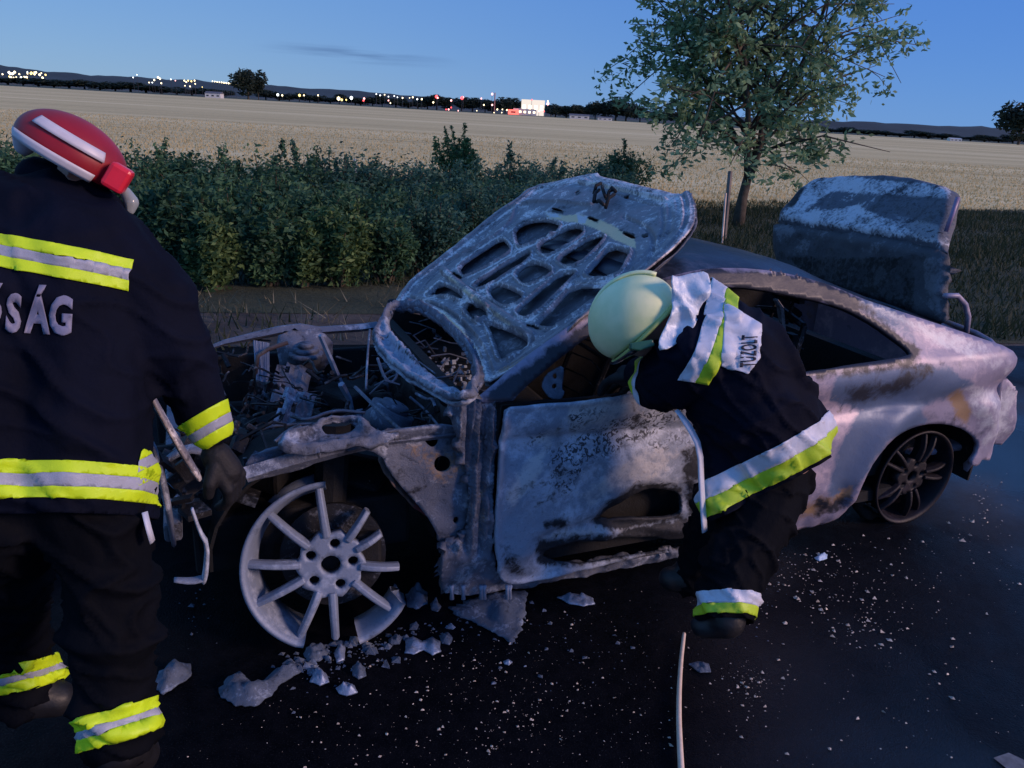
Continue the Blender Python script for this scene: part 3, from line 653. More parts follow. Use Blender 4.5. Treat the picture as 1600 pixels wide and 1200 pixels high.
marks = {'soot': [([(780, 770), (840, 740), (870, 760), (880, 820), (860, 850), (840, 870), (800, 880)], .35), ([(925, 815), (950, 785), (1000, 755), (1065, 760), (1070, 815), (960, 826)], 1.0), ([(1000, 820), (1097, 800), (1097, 862), (1000, 872), (930, 880), (900, 860)], .9), ([(775, 850), (800, 840), (830, 900), (790, 908)], .6), ([(1060, 700), (1100, 690), (1100, 860), (1000, 868), (1010, 835), (1070, 825)], .75), ([(830, 840), (930, 835), (1090, 830), (1090, 860), (900, 890), (840, 880)], .8), ([(842, 815), (880, 808), (885, 822), (850, 828)], .9),
                  ([(860, 640), (884, 634), (882, 720), (900, 730), (870, 800), (852, 800), (858, 730)], .42), ([(980, 625), (990, 625), (1005, 662), (992, 665)], .7)],
         'pale': [([(880, 632), (990, 618), (1010, 650), (950, 668), (890, 680)], .75), ([(810, 730), (860, 690), (850, 740), (800, 800), (790, 780)], .8), ([(820, 690), (850, 670), (880, 668), (860, 700)], .7), ([(900, 770), (960, 730), (1000, 700), (1090, 690), (1040, 745), (960, 770), (920, 800)], .55), ([(840, 830), (960, 815), (1010, 818), (1000, 832), (900, 845), (840, 855)], .6)],
         'speck': [([(860, 770), (850, 700), (880, 690), (960, 650), (1090, 620), (1090, 650), (1000, 690), (920, 730), (885, 780)], 1.0), ([(880, 640), (960, 625), (960, 650), (890, 690)], .8), ([(1000, 690), (1095, 640), (1095, 700), (1010, 720)], .7), ([(820, 680), (860, 650), (860, 680), (820, 720)], .8)],
         'rust_glow': [([(790, 640), (870, 640), (850, 665), (790, 670)], .25)]}
dr = side_sheet('door', door, dh, M_DOOR, disp=lambda P, v: d_door(P, v)-.012, marks=marks, thick=.014, step=.010)
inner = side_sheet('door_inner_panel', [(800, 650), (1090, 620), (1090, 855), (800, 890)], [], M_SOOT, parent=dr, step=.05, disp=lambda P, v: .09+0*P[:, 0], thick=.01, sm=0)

# ---- hinge pillar, sill
pil = [(700, 622), (738, 626), (783, 632), (779, 700), (773, 780), (771, 850), (776, 900), (800, 912), (900, 890), (1090, 858), (1098, 868), (1000, 886), (800, 926), (700, 934), (690, 920), (690, 850), (735, 850), (738, 760), (715, 690)]
def d_pil(P, v):
    pix = pix_of(P); u = pix[:, 0]+(pix[:, 1]-760)*.03; q = sst(pix[:, 1], 880, 850)
    d = q*(.016*np.sin(u*.26)+.012*np.sin(u*.62+pix[:, 1]*.02)+.012*nz(P*V(1, 1, .4), 30, 3))
    return d+.014*nz(P, 14, 2)+.012
side_sheet('hinge_pillar', pil, [[(766, 698), (771, 694), (776, 698), (775, 706), (769, 707)]], M_FRAME, disp=d_pil, step=.009, thick=.03, marks={'rust_glow': [([(705, 690), (740, 690), (740, 830), (710, 850)], .3), ([(745, 750), (762, 750), (760, 840), (745, 840)], .5)], 'ash': [([(755, 630), (775, 640), (775, 760), (760, 760)], .5), ([(690, 915), (800, 905), (800, 930), (690, 935)], .5)]})
dp = MB()
for px in (706, 724, 752, 757, 793, 797):
    q = cs(px, 915, -.02); dp.tube([q, q-V(0, 0, .02), q-V(0, .005, .05)], [.009, .006, .008], 6)
dp.build('melted_drip', M_RIM, car, True)

# ---- inner fender + apron rail (near)
fen = [(487, 705), (545, 695), (612, 684), (660, 678), (712, 674), (738, 690), (742, 760), (738, 850), (692, 862), (690, 845), (672, 815), (640, 780), (612, 745), (600, 718), (560, 712), (520, 722), (480, 742), (450, 752), (390, 762), (384, 728), (430, 716)]
hol = [[(684+11*math.cos(a), 699+10*math.sin(a)) for a in np.linspace(0, 6.28, 12)[:-1]], [(721+8*math.cos(a), 706+7*math.sin(a)) for a in np.linspace(0, 6.28, 10)[:-1]], [(699+14*math.cos(a), 736+13*math.sin(a)) for a in np.linspace(0, 6.28, 12)[:-1]], [(720+5*math.cos(a), 824+6*math.sin(a)) for a in np.linspace(0, 6.28, 10)[:-1]]]
side_sheet('inner_fender', fen, hol, M_FRAME, disp=lambda P, v: .05+.010*nz(P, 8, 7)+.012*np.exp(-((P[:, 2]-.66)/.02)**2), step=.011, thick=.012,
           marks={'rust_glow': [([(620, 690), (740, 690), (735, 740), (690, 760), (640, 730)], .45)], 'ash': [([(384, 728), (487, 705), (700, 675), (700, 684), (487, 722), (390, 755)], .6)]})
# crumpled red-brown liner behind the wheel
lin = [(600, 728), (640, 735), (670, 760), (700, 790), (728, 820), (726, 840), (700, 838), (670, 825), (640, 790), (612, 760)]
side_sheet('wheel_arch_liner', lin, [], M_RUST, disp=lambda P, v: .09+.03*nz(P*V(1, 1, .5), 16, 3)+.02*np.sin(P[:, 0]*70+P[:, 2]*40), step=.008, thick=.006,
           marks={'red': [([(640, 770), (728, 770), (728, 845), (650, 845)], .8)], 'pale': [([(672, 770), (690, 775), (700, 820), (680, 810)], .6), ([(610, 735), (640, 745), (660, 790), (640, 780)], .3)]})

# generic sheet on any plane of the car frame: outline in pixels
def plane_sheet(name, o, n, outline, holes, m, relief=None, step=.012, thick=.01, marks=None, parent=car, sm=1):
    n = V(*n)/np.linalg.norm(n); o = V(*o)
    b = V(0, 1, 0) if abs(n[1]) < .9 else V(1, 0, 0); a = np.cross(b, n); a /= np.linalg.norm(a); b = np.cross(n, a)
    if a[0] < 0 and abs(n[0]) < .95: a, b = -a, -b
    to2 = lambda P: [V((cpl(p[0], p[1], o, n)-o)@a, (cpl(p[0], p[1], o, n)-o)@b) for p in P]
    ol = to2(outline); hl = [to2(h) for h in holes]
    if sm: ol = chaikin(ol, sm); hl = [chaikin(h, 1) for h in hl]
    v, f = fill2d(ol, hl, step)
    h = relief(v, to2, ol) if relief else np.zeros(len(v))
    P = o+v[:, :1]*a+v[:, 1:]*b+h[:, None]*n
    if np.dot(np.cross(a, b), n) < 0: f = f[:, ::-1]
    o_ = mesh(name, P, f, m, parent, True, paint_attrs(pix_of(P), marks or {}, 5)); solid(o_, thick, -1); return o_

# ---- bonnet, thrown open and lying back on the windscreen pillars
Z4 = lambda L: [(560+x/2.963, 240+y/2.963) for x, y in L]
th = R_(31); HN = (-math.sin(th), 0, math.cos(th)); HO = cs(749, 615, .12)
hood = Z4([(170, 705), (200, 655), (250, 590), (380, 490), (490, 405), (600, 320), (725, 225), (800, 150), (950, 105), (1095, 62), (1110, 80), (1200, 100), (1340, 135), (1480, 170), (1505, 150), (1528, 150), (1550, 210), (1557, 290), (1520, 380), (1430, 480), (1310, 580), (1180, 690), (1050, 790), (850, 925), (700, 1020), (585, 1085), (575, 1010), (530, 900), (460, 810), (380, 745), (280, 705), (210, 694)])
pk = [Z4(p) for p in [
    [(735, 355), (790, 325), (870, 315), (925, 330), (900, 365), (820, 400), (750, 425), (740, 390)],
    [(845, 415), (910, 375), (985, 340), (1025, 345), (1025, 375), (950, 425), (880, 462), (850, 445)],
    [(930, 482), (1020, 425), (1110, 380), (1127, 390), (1085, 440), (1020, 497), (970, 507)],
    [(1055, 560), (1110, 490), (1165, 430), (1245, 450), (1240, 490), (1190, 557)],
    [(475, 520), (560, 460), (655, 400), (690, 435), (685, 460), (600, 510), (510, 554), (490, 550)],
    [(545, 602), (660, 525), (770, 460), (787, 466), (775, 490), (670, 560), (580, 614)],
    [(730, 552), (800, 502), (880, 530), (880, 555), (790, 597), (760, 585)],
    [(612, 628), (650, 610), (700, 625), (750, 652), (740, 680), (692, 697), (650, 680), (618, 656)],
    [(745, 717), (840, 635), (930, 560), (990, 555), (975, 580), (890, 665), (800, 747), (760, 737)],
    [(840, 777), (920, 700), (990, 625), (1130, 618), (1120, 640), (1010, 720), (900, 792), (860, 787)],
    [(325, 652), (380, 605), (440, 630), (485, 668), (440, 650), (380, 645)],
    [(490, 705), (545, 700), (600, 740), (560, 772), (505, 732)],
    [(598, 782), (690, 820), (770, 860), (765, 878), (670, 942), (655, 930), (625, 840)]]]
def grow(P, s): c = np.mean(P, 0); return [tuple(c+(np.array(p)-c)*s) for p in P]
pk = [grow(p, 1.09) for p in pk]
slots = [Z4(p) for p in [[(902, 258), (950, 268), (946, 278), (898, 268)], [(1068, 290), (1110, 305), (1106, 318), (1062, 300)], [(1228, 358), (1280, 375), (1274, 390), (1222, 370)], [(1005, 185), (1030, 176), (1026, 184), (1008, 193)], [(1230, 200), (1255, 190), (1250, 200), (1235, 208)], [(1312, 377), (1345, 368), (1338, 378), (1315, 384)], [(440, 548), (480, 575), (474, 582), (436, 558)], [(780, 790), (840, 803), (832, 810), (780, 800)]]]
ridges = [Z4(p) for p in [[(395, 545), (480, 620), (560, 680), (680, 760), (800, 845)], [(500, 740), (525, 690)], [(560, 775), (600, 735)]]]
creases = [Z4(p) for p in [[(700, 260), (850, 230), (1080, 245)], [(1230, 290), (1350, 340), (1370, 420), (1330, 520)], [(400, 500), (540, 440), (700, 350), (740, 250)], [(230, 660), (330, 690), (440, 740), (520, 830), (570, 960)],
     [(1020, 130), (1200, 150), (1420, 210)], [(1000, 600), (1150, 600)], [(860, 940), (1000, 830), (1200, 650)], [(640, 1010), (800, 860)], [(1260, 440), (1250, 520), (1180, 600)]]]
def d_hood(v, to2, ol):
    h = np.full(len(v), 0.0); do = -sdf(v, ol)
    for p in pk:
        q = chaikin(to2(p), 1); d = sdf(v, q)
        h += -.010*sst(d, .009, 0)+.011*np.exp(-((d-.013)/.0035)**2)-.005*np.exp(-((d-.022)/.003)**2)
    for p in ridges: d = sdf(v, to2(p), False); h += .022*sst(d, .022, .010)
    for i, p in enumerate(creases): d = sdf(v, chaikin(to2(p), 2, False), False); h += (-.017 if i % 2 else .017)*np.exp(-(d/.008)**2)
    h += .014*sst(do, .030, .022)+.010*np.exp(-((do-.045)/.006)**2)-.008*np.exp(-((do-.09)/.012)**2)
    P3 = np.c_[v, np.zeros(len(v))]
    h += .003*nz(P3, 6, 2)+.0012*nz(P3, 22, 3)+.03*nz(P3, 1.3, 12)*sst(v[:, 0], .3, 1.0)-.010*np.exp(-((do-.12)/.006)**2)
    h -= .035*sst(do, .09, 0)*sst(v[:, 0], .9, 1.15)
    return h
hm = {'rust_glow': [(Z4([(640, 1000), (760, 930), (800, 960), (680, 1040)]), .5)], 'tan': [(Z4([(870, 272), (950, 285), (1040, 285), (1150, 320), (1280, 390), (1285, 440), (1190, 400), (1100, 350), (1010, 320), (880, 300)]), 1.0), (Z4([(190, 680), (280, 690), (400, 730), (480, 800), (550, 900), (580, 1000), (560, 1000), (500, 880), (420, 790), (330, 720), (190, 695)]), .85), (Z4([(1060, 120), (1200, 150), (1420, 205), (1400, 225), (1180, 170), (1060, 140)]), .55), (Z4([(420, 560), (560, 670), (780, 840), (770, 855), (540, 690), (410, 580)]), .5), (Z4([(1100, 310), (1160, 330), (1160, 375), (1110, 360)]), 1)],  # tan along the hinge arc paints in the warm highlight there
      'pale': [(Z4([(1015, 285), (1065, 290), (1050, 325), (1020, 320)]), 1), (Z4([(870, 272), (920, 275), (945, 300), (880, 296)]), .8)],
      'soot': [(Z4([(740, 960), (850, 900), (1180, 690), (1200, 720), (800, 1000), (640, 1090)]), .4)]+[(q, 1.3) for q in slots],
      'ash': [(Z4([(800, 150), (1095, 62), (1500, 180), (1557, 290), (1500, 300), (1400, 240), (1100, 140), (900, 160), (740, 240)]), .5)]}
def d_skin(v, to2, ol):
    do = -sdf(v, ol); P3 = np.c_[v, np.zeros(len(v))]
    return -.042+.034*sst(do, .05, 0)-.035*sst(do, .09, 0)*sst(v[:, 0], .9, 1.15)+.03*nz(P3, 1.3, 12)*sst(v[:, 0], .3, 1.0)+.006*nz(P3, 9, 4)
hoodo = plane_sheet('bonnet', HO, HN, hood, [], burnt('bonnet_skin', (.26, .27, .32), (.10, .105, .13), (.03, .032, .04), 12, .7, .1, .4, .6), d_skin, .016, .004)
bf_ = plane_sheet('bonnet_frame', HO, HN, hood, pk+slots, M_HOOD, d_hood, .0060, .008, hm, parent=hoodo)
# paler tone painted on the rolled lips and outer hem lifts rib contrast
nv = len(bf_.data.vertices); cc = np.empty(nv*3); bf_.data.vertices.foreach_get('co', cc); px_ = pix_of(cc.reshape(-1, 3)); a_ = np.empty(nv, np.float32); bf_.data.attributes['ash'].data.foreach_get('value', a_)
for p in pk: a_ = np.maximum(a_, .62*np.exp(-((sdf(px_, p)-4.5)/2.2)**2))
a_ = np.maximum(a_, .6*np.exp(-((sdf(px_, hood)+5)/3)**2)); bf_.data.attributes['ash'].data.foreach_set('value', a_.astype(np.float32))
# latch hanging from the bonnet lip
lt = MB(); c0 = cpl(945, 320, HO, HN); nn = V(*HN)
for i, (a, b_) in enumerate((((932, 312), (945, 300)), ((945, 300), (952, 322)), ((952, 322), (965, 310)), ((936, 325), (950, 335)), ((950, 335), (966, 318)), ((940, 306), (934, 330)), ((958, 306), (968, 314)))):
    p, q = cpl(*a, HO, HN)+nn*.03, cpl(*b_, HO, HN)+nn*.045; lt.tube([p, (p+q)/2+nn*.015, q], .008, 6)
lt.build('latch', M_SOOT, hoodo, True)

# ---- windscreen cowl ring and the scuttle
cow = Z4([(65, 860), (68, 820), (100, 775), (150, 738), (200, 712), (290, 722), (390, 762), (470, 830), (530, 915), (560, 1000), (575, 1060), (560, 1105), (520, 1140), (470, 1150), (400, 1130), (310, 1085), (220, 1030), (150, 975), (100, 925)])
cowh = Z4([(140, 790), (150, 755), (180, 732), (240, 730), (310, 750), (380, 800), (450, 868), (505, 930), (535, 990), (548, 1050), (540, 1090), (500, 1094), (440, 1075), (360, 1030), (290, 975), (220, 905), (170, 850)])
def d_cow(v, to2, ol):
    do = -sdf(v, ol); di = sdf(v, chaikin(to2(cowh), 1)); P3 = np.c_[v, np.zeros(len(v))]
    return .02*np.exp(-((do-.012)/.008)**2)+.03*np.exp(-((di-.012)/.012)**2)-.03*np.exp(-((do-.055)/.018)**2)+.012*nz(P3, 14, 2)+.006*np.sin(v[:, 1]*90)*sst(do, .02, .05)
co_z = .775
plane_sheet('windscreen_cowl', (0, 0, co_z), (-.25, -.05, 1), cow, [cowh], M_FRAME, d_cow, .009, .03, {'ash': [(Z4([(65, 860), (100, 775), (150, 740), (160, 800), (240, 910), (400, 1060), (540, 1100), (470, 1150), (300, 1080), (150, 975)]), .62)], 'soot': [(Z4([(150, 850), (220, 905), (440, 1075), (430, 1095), (300, 1010), (160, 890)]), .5)]})
# wiring and fragments seen through the opening
r = random.Random(11)
wr = MB()
for i in range(26):
    px = r.uniform(620, 738); py = r.uniform(495, 605); q = ch(px, py, .68); e = V(r.uniform(-.18, .18), r.uniform(-.2, .2), r.uniform(-.1, .06)); wr.tube([q, q+e*.5+V(0, 0, r.uniform(-.03, .05)), q+e], .0035, 4)
tag(wr.build('wiring', M_FRAME, car), kind='stuff')
fr = MB()
for i in range(60):
    px = r.uniform(690, 740); py = r.uniform(560, 610)
    if r.random() < .4: px = r.uniform(625, 735); py = r.uniform(495, 600)
    q = ch(px, py, .63); fr.box(q, (r.uniform(.006, .02), r.uniform(.006, .02), r.uniform(.004, .02)), np.array(Matrix.Rotation(r.uniform(0, 3), 3, 'X')@Matrix.Rotation(r.uniform(0, 3), 3, 'Z')))
fr.build('dash_fragments', M_RIM, car)
tag(bpy.data.objects['dash_fragments'], kind='stuff')

# ---- roof
rv = []; rf = []; nx, ny = 40, 16
prof = [(.95, 1.02), (1.15, 1.115), (1.4, 1.165), (1.7, 1.165), (2.0, 1.11), (2.25, 1.03), (2.5, .94), (2.72, .885)]
def pz(x): return float(np.interp(x, [p[0] for p in prof], [p[1] for p in prof]))
def roofpt(x, t):
    z0 = pz(x)-.012; y0 = float(yb(np.array([x]), np.array([z0-.04]))[0])+.03; y = y0+(CARW-2*y0)*t
    return (x, y, z0-.045+.065*(1-(2*t-1)**4)+.004*rough((x, y, 0), 5))
for i in range(nx+1):
    for j in range(ny+1): rv.append(roofpt(1.12+(2.72-1.12)*i/nx, j/ny))
for i in range(nx):
    for j in range(ny):
        x = 1.12+1.6*(i+.5)/nx
        if x > 2.02 and 1 < j < ny-2 and x < 2.6: continue     # the rear window is gone
        a = i*(ny+1)+j; rf.append((a, a+ny+1, a+ny+2, a+1))
ro = mesh('roof', rv, rf, M_ROOF, car, True); solid(ro, .012)

# ---- boot lid, standing up behind the roof
lidn = (-1, 0, .10); LO = V(2.72, .2, .9)
lid = [(1206, 345), (1260, 352), (1330, 362), (1400, 374), (1474, 391), (1478, 420), (1474, 450), (1476, 480), (1474, 508), (1440, 500), (1400, 487), (1340, 470), (1280, 450), (1215, 430), (1204, 400), (1203, 370)]
def d_lid(v, to2, ol):
    P3 = np.c_[v, np.zeros(len(v))]; do = -sdf(v, ol); return .02*nz(P3, 2.5, 5)+.006*nz(P3, 14, 2)-.03*sst(do, .04, 0)
lo_ = plane_sheet('boot_lid', LO, lidn, lid, [], M_LID, d_lid, .02, .05, {'ash': [([(1208, 350), (1290, 358), (1300, 380), (1215, 385)], .35), ([(1440, 400), (1476, 400), (1474, 500), (1445, 480)], .55)], 'soot': [([(1220, 400), (1430, 400), (1430, 490), (1300, 455)], .6)]})
# upper folded half, leaning back, with flaking pale paint
lidu = [(1206, 344), (1222, 322), (1246, 292), (1270, 275), (1300, 268), (1370, 265), (1430, 270), (1470, 280), (1494, 292), (1497, 306), (1490, 335), (1480, 365), (1474, 391), (1400, 374), (1330, 362), (1260, 352)]
e1 = cpl(1340, 364, LO, lidn)
def d_lidu(v, to2, ol):
    P3 = np.c_[v, np.zeros(len(v))]; do = -sdf(v, ol); return .02*nz(P3, 3, 8)+.005*nz(P3, 18, 2)-.05*sst(do, .05, 0)**2
lu = plane_sheet('lid_tail_panel', e1, (-.72, 0, .70), lidu, [], burnt('flaking_paint', (.60, .62, .68), (.10, .11, .14), (.03, .033, .045), 8, .7, 0, .3, .6, -.02), d_lidu, .014, .05,
                 {'ash': [([(1208, 344), (1250, 300), (1290, 285), (1300, 300), (1260, 330), (1340, 320), (1400, 345), (1420, 372), (1380, 372), (1300, 356)], .62), ([(1260, 268), (1490, 290), (1485, 312), (1380, 306), (1290, 300), (1240, 320)], .58), ([(1390, 330), (1470, 350), (1470, 385), (1420, 375)], .45)], 'soot': [([(1390, 300), (1490, 300), (1480, 380), (1430, 370), (1380, 330)], .38), ([(1225, 325), (1250, 292), (1262, 290), (1240, 325)], .8)]}, parent=lo_)
hg = MB(); P = [cs(a, b_, .22) for a, b_ in ((1476, 462), (1496, 462), (1508, 475), (1513, 495), (1510, 520))]; hg.tube(P, .012, 8); hg.build('lid_hinge_arm', M_BODY, car, True)
P = [cs(a, b_, .25) for a, b_ in ((1497, 308), (1488, 335), (1478, 362))]; hg = MB(); hg.tube(P, .010, 6); hg.build('lid_strut', simple('purple_rod', (.30, .22, .36), .4), lo_, True)
# rear closing panel, boot floor, floor pan, dashboard, firewall
x = 2.95
bp_v = []; zs = [.22, .30, .40, .52, .60, .66, .72, .78, .83]; zo = [-.10, -.04, 0, .0, -.02, -.03, -.04, -.08, -.16]
cur = [(2.98, .03), (3.06, .10), (3.12, .22), (3.16, .40), (3.18, CARW/2), (3.16, CARW-.40), (3.12, CARW-.22), (3.06, CARW-.10), (2.98, CARW-.03)]
for z, o_ in zip(zs, zo):
    for (a, b_) in cur: bp_v.append((a+o_+.012*rough((a, b_, z), 6), b_, z))
bf = [(i*9+j, i*9+j+1, (i+1)*9+j+1, (i+1)*9+j) for i in range(8) for j in range(8)]
solid(mesh('rear_bumper', bp_v, bf, M_BODY, car, True, {'rust_glow': [.4]*len(bp_v)}), .02)  # warm lamp glow on the tail is painted into the bumper colour
fd = MB(); fd.box((.98, CARW-.03, .48), (.9, .04, .62)); fd.build('far_door', M_SOOT, car, bevel=.015); fw = MB(); fw.add([(a_, CARW-.1-y_-(z_-.79)*.5, z_) for y_ in (0, .01) for a_, z_ in ((.75, .79), (1.10, .96), (1.2, 1.0), (1.9, 1.0), (2.1, .79))], [(0, 1, 2, 3, 4), (9, 8, 7, 6, 5), (0, 5, 6, 1), (1, 6, 7, 2), (2, 7, 8, 3), (3, 8, 9, 4), (4, 9, 5, 0)]); fw.build('far_blackout_panel', M_SOOT, car); fi = MB(); fi.box((0, YF_+.03, .40), (1.0, .03, .38)); fi.build('far_inner_fender', M_SOOT, car, bevel=.01)  # added dark panel at the far window blacks out the bright ground beyond
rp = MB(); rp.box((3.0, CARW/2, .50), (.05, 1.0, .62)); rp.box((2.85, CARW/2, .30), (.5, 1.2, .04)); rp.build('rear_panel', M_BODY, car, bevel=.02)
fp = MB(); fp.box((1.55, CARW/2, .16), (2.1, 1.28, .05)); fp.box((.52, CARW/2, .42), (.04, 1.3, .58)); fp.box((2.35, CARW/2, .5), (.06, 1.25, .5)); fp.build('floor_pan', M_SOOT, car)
# seat frames (steel tubes and springs)
def seat(x, y, tl=.22):
    s = MB(); b_ = V(x, y, .30)
    for d in (-.17, .17): s.tube([b_+V(0, d, 0), b_+V(.10, d, .30), b_+V(tl, d*.9, .58)], .014, 6)
    s.tube([b_+V(tl, -.15, .58), b_+V(tl+.01, 0, .61), b_+V(tl, .15, .58)], .014, 6); s.tube([b_+V(.1, -.17, .3), b_+V(.1, .17, .3)], .01, 5)
    for k in range(6): z = .08+.08*k; s.tube([b_+V(z*.36, -.16, z), b_+V(z*.36+.02, 0, z+.01), b_+V(z*.36, .16, z)], .004, 4)
    for d in (-.05, .05): s.tube([b_+V(tl, d, .56), b_+V(tl+.02, d, .70)], .007, 5)
    s.box(b_+V(-.2, 0, -.02), (.42, .36, .04)); s.box(b_+V(tl+.03, .0, .70), (.03, .17, .09)); s.box(b_+V(tl, .09, .45), (.03, .05, .09)); s.box(b_+V(tl, -.09, .5), (.03, .05, .06))
    return s.build('seat_frame', M_SEAT, car)
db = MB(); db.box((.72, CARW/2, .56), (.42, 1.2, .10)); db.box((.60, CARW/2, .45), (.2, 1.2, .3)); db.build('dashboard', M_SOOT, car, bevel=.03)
seat(1.32, .42); seat(1.32, 1.0); seat(1.86, .45, .16); seat(1.86, .98, .16)
# belt pillar sliver and window regulator plate
P = [cs(a, b_, .2) for a, b_ in ((1212, 468), (1219, 480), (1226, 540))]; q = MB(); q.tube(P, [.016, .022, .016], 6, .4); q.build('belt_pillar', M_HOOD, car)
plane_sheet('regulator_plate', (0, .10, 0), (0, 1, 0), [(845, 602), (852, 585), (866, 576), (879, 570), (880, 585), (876, 606), (882, 612), (875, 626), (858, 622), (850, 612)], [[(862, 584), (868, 582), (870, 590), (864, 592)], [(861, 600), (868, 598), (869, 606), (862, 607)]], M_RIM, None, .006, .006)
sw = MB(); c_ = cs(800, 590, .5)
# ---- engine bay
ap = MB()
# near strut tower: a domed sheet with an opening
plane_sheet('strut_tower', (0, 0, .70), (-.1, -.35, 1), [(434, 708), (436, 684), (446, 674), (470, 671), (486, 664), (500, 655), (520, 650), (560, 651), (575, 658), (582, 672), (605, 677), (628, 676), (610, 690), (545, 699), (487, 708)], [[(502, 670), (512, 661), (540, 658), (558, 660), (560, 668), (540, 676), (515, 680), (506, 678)]], M_FRAME, lambda v, to2, ol: .02*nz(np.c_[v, 0*v[:, 0]], 12, 4)+.02*np.exp(-((-sdf(v, ol)-.02)/.012)**2), .010, .02, {'ash': [([(434, 700), (440, 675), (500, 660), (500, 690)], .5)]})
rl = MB(); P = [cs(a, b_, .06) for a, b_ in ((384, 742), (430, 728), (487, 712), (545, 699), (612, 687), (712, 676))]; rl.tube(P, [.026, .026, .028, .022, .018, .016], 4); rl.build('apron_rail', M_FRAME, car)
# far apron, tower and bracing (lateral y about 1.25)
YF = 1.28
fr_ = MB(); P = [cs(a, b_, YF) for a, b_ in ((318, 547), (350, 535), (400, 524), (437, 516), (470, 512), (500, 516), (560, 512), (590, 508))]; fr_.tube(P, [.012, .02, .03, .035, .035, .03, .03, .03], 5, .6); fr_.build('far_apron_rail', M_FRAME, car)
plane_sheet('far_strut_tower', (0, YF-.08, 0), (0, 1, 0), [(440, 518), (500, 516), (520, 540), (512, 570), (490, 582), (460, 584), (440, 575), (432, 550)], [], M_FRAME, lambda v, to2, ol: -.06*sst(-sdf(v, ol), .0, .08)+.02*nz(np.c_[v, 0*v[:, 0]], 10, 4), .014, .02)
q = MB()
c_ = cs(478, 545, 1.12)
for k in range(3): q.tube([c_+V(0, 0, .02*k-.03), c_+V(0, 0, .02*k-.015)], [.075-.02*k, .07-.02*k], 14)
q.build('suspension_turret', M_FRAME, car, True)
q = MB(); P = [cs(a, b_, 1.0) for a, b_ in ((500, 524), (516, 560), (532, 598))]; q.tube(P, [.018, .022, .024], 4, .5); q.build('brace_bar', M_RIM, car); q = MB(); P = [cs(a, b_, .8) for a, b_ in ((533, 600), (545, 622), (552, 648))]; q.tube(P, [.024, .02, .012], 5, .6); q.build('brace_bar', M_RIM, car)
fins = MB()
for i in range(9):
    a = cs(397+i*2.8, 532+i*.5, 1.08); b_ = cs(402+i*2.2, 598+(i % 3)*3, 1.0); fins.tube([a, b_], .004+.002*(i % 2), 4)
fins.build('radiator_fins', M_RIM, car)
q = MB(); P = [cs(a, b_, 1.02) for a, b_ in ((398, 590), (403, 556), (420, 545), (450, 535))]; q.tube(P, .009, 6); q.build('coolant_pipe', M_RUST, car, True)
eng = MB()
for i in range(34):
    c_ = V(r.uniform(-.45, .40), r.uniform(.3, 1.15), r.uniform(.30, .50)); eng.box(c_, (r.uniform(.05, .22), r.uniform(.05, .25), r.uniform(.04, .16)), np.array(Matrix.Rotation(r.uniform(-.4, .4), 3, 'X')@Matrix.Rotation(r.uniform(0, 3), 3, 'Z')))
eng.box((-.02, .72, .30), (.7, 1.0, .2)); eo = eng.build('engine_block', M_SOOT, car, bevel=.015)
sm_ = MB()
for i in range(40):
    px = r.uniform(340, 700); py = r.uniform(560, 690); q_ = ch(px, py, r.uniform(.5, .6)); 
    if q_[1] < .12 or q_[1] > 1.3: continue
    sm_.tube([q_, q_+V(r.uniform(-.05, .05), r.uniform(-.05, .05), r.uniform(.01, .05))], r.uniform(.004, .013), 7)
tag(sm_.build('engine_fittings', M_SEAT, car), kind='stuff')
cb = MB()
def cable(P, z, rad):
    cb.tube(chaikin([ch(a, b_, zz) for (a, b_), zz in zip(P, z)], 2, False), rad, 5)
cable([(555, 605), (590, 640), (632, 678)], (.66, .66, .68), .007); cable([(578, 515), (574, 560), (572, 610)], (.74, .7, .6), .005)
cable([(590, 560), (600, 590), (612, 600), (622, 585), (618, 575), (598, 588)], (.7, .68, .66, .68, .7, .66), .006); cable([(640, 620), (665, 640), (690, 672)], (.66, .62, .66), .005)
cable([(455, 650), (480, 658), (520, 640), (570, 645)], (.64, .66, .68, .68), .006); cable([(400, 672), (440, 664), (500, 662)], (.62, .64, .66), .006)
cable([(650, 615), (668, 625), (675, 622), (680, 635)], (.66, .66, .68, .66), .006); cable([(430, 690), (450, 672), (470, 664)], (.62, .64, .66), .006)
tag(cb.build('cable', M_FRAME, car, True), kind='stuff')
for i in range(16):
    px = r.uniform(340, 690); py = r.uniform(560, 680); q_ = ch(px, py, r.uniform(.40, .60))
    if q_[1] < .12 or q_[1] > 1.25: continue
    n_ = 9; s_ = r.uniform(.05, .12); A_ = np.array(Matrix.Rotation(r.uniform(-.9, .9), 3, 'X')@Matrix.Rotation(r.uniform(-.9, .9), 3, 'Y')@Matrix.Rotation(r.uniform(0, 3), 3, 'Z'))
    vv = [q_+A_@V((a/(n_-1)-.5)*2*s_, (b_/(n_-1)-.5)*1.3*s_, .035*rough((a*.35, b_*.35, i), 1)) for a in range(n_) for b_ in range(n_)]
    solid(mesh('crumpled_scrap', vv, [(a*n_+b_, (a+1)*n_+b_, (a+1)*n_+b_+1, a*n_+b_+1) for a in range(n_-1) for b_ in range(n_-1) if r.random() > .12], M_FRAME if i % 3 == 0 else M_SEAT, car), .006)
tg = MB()
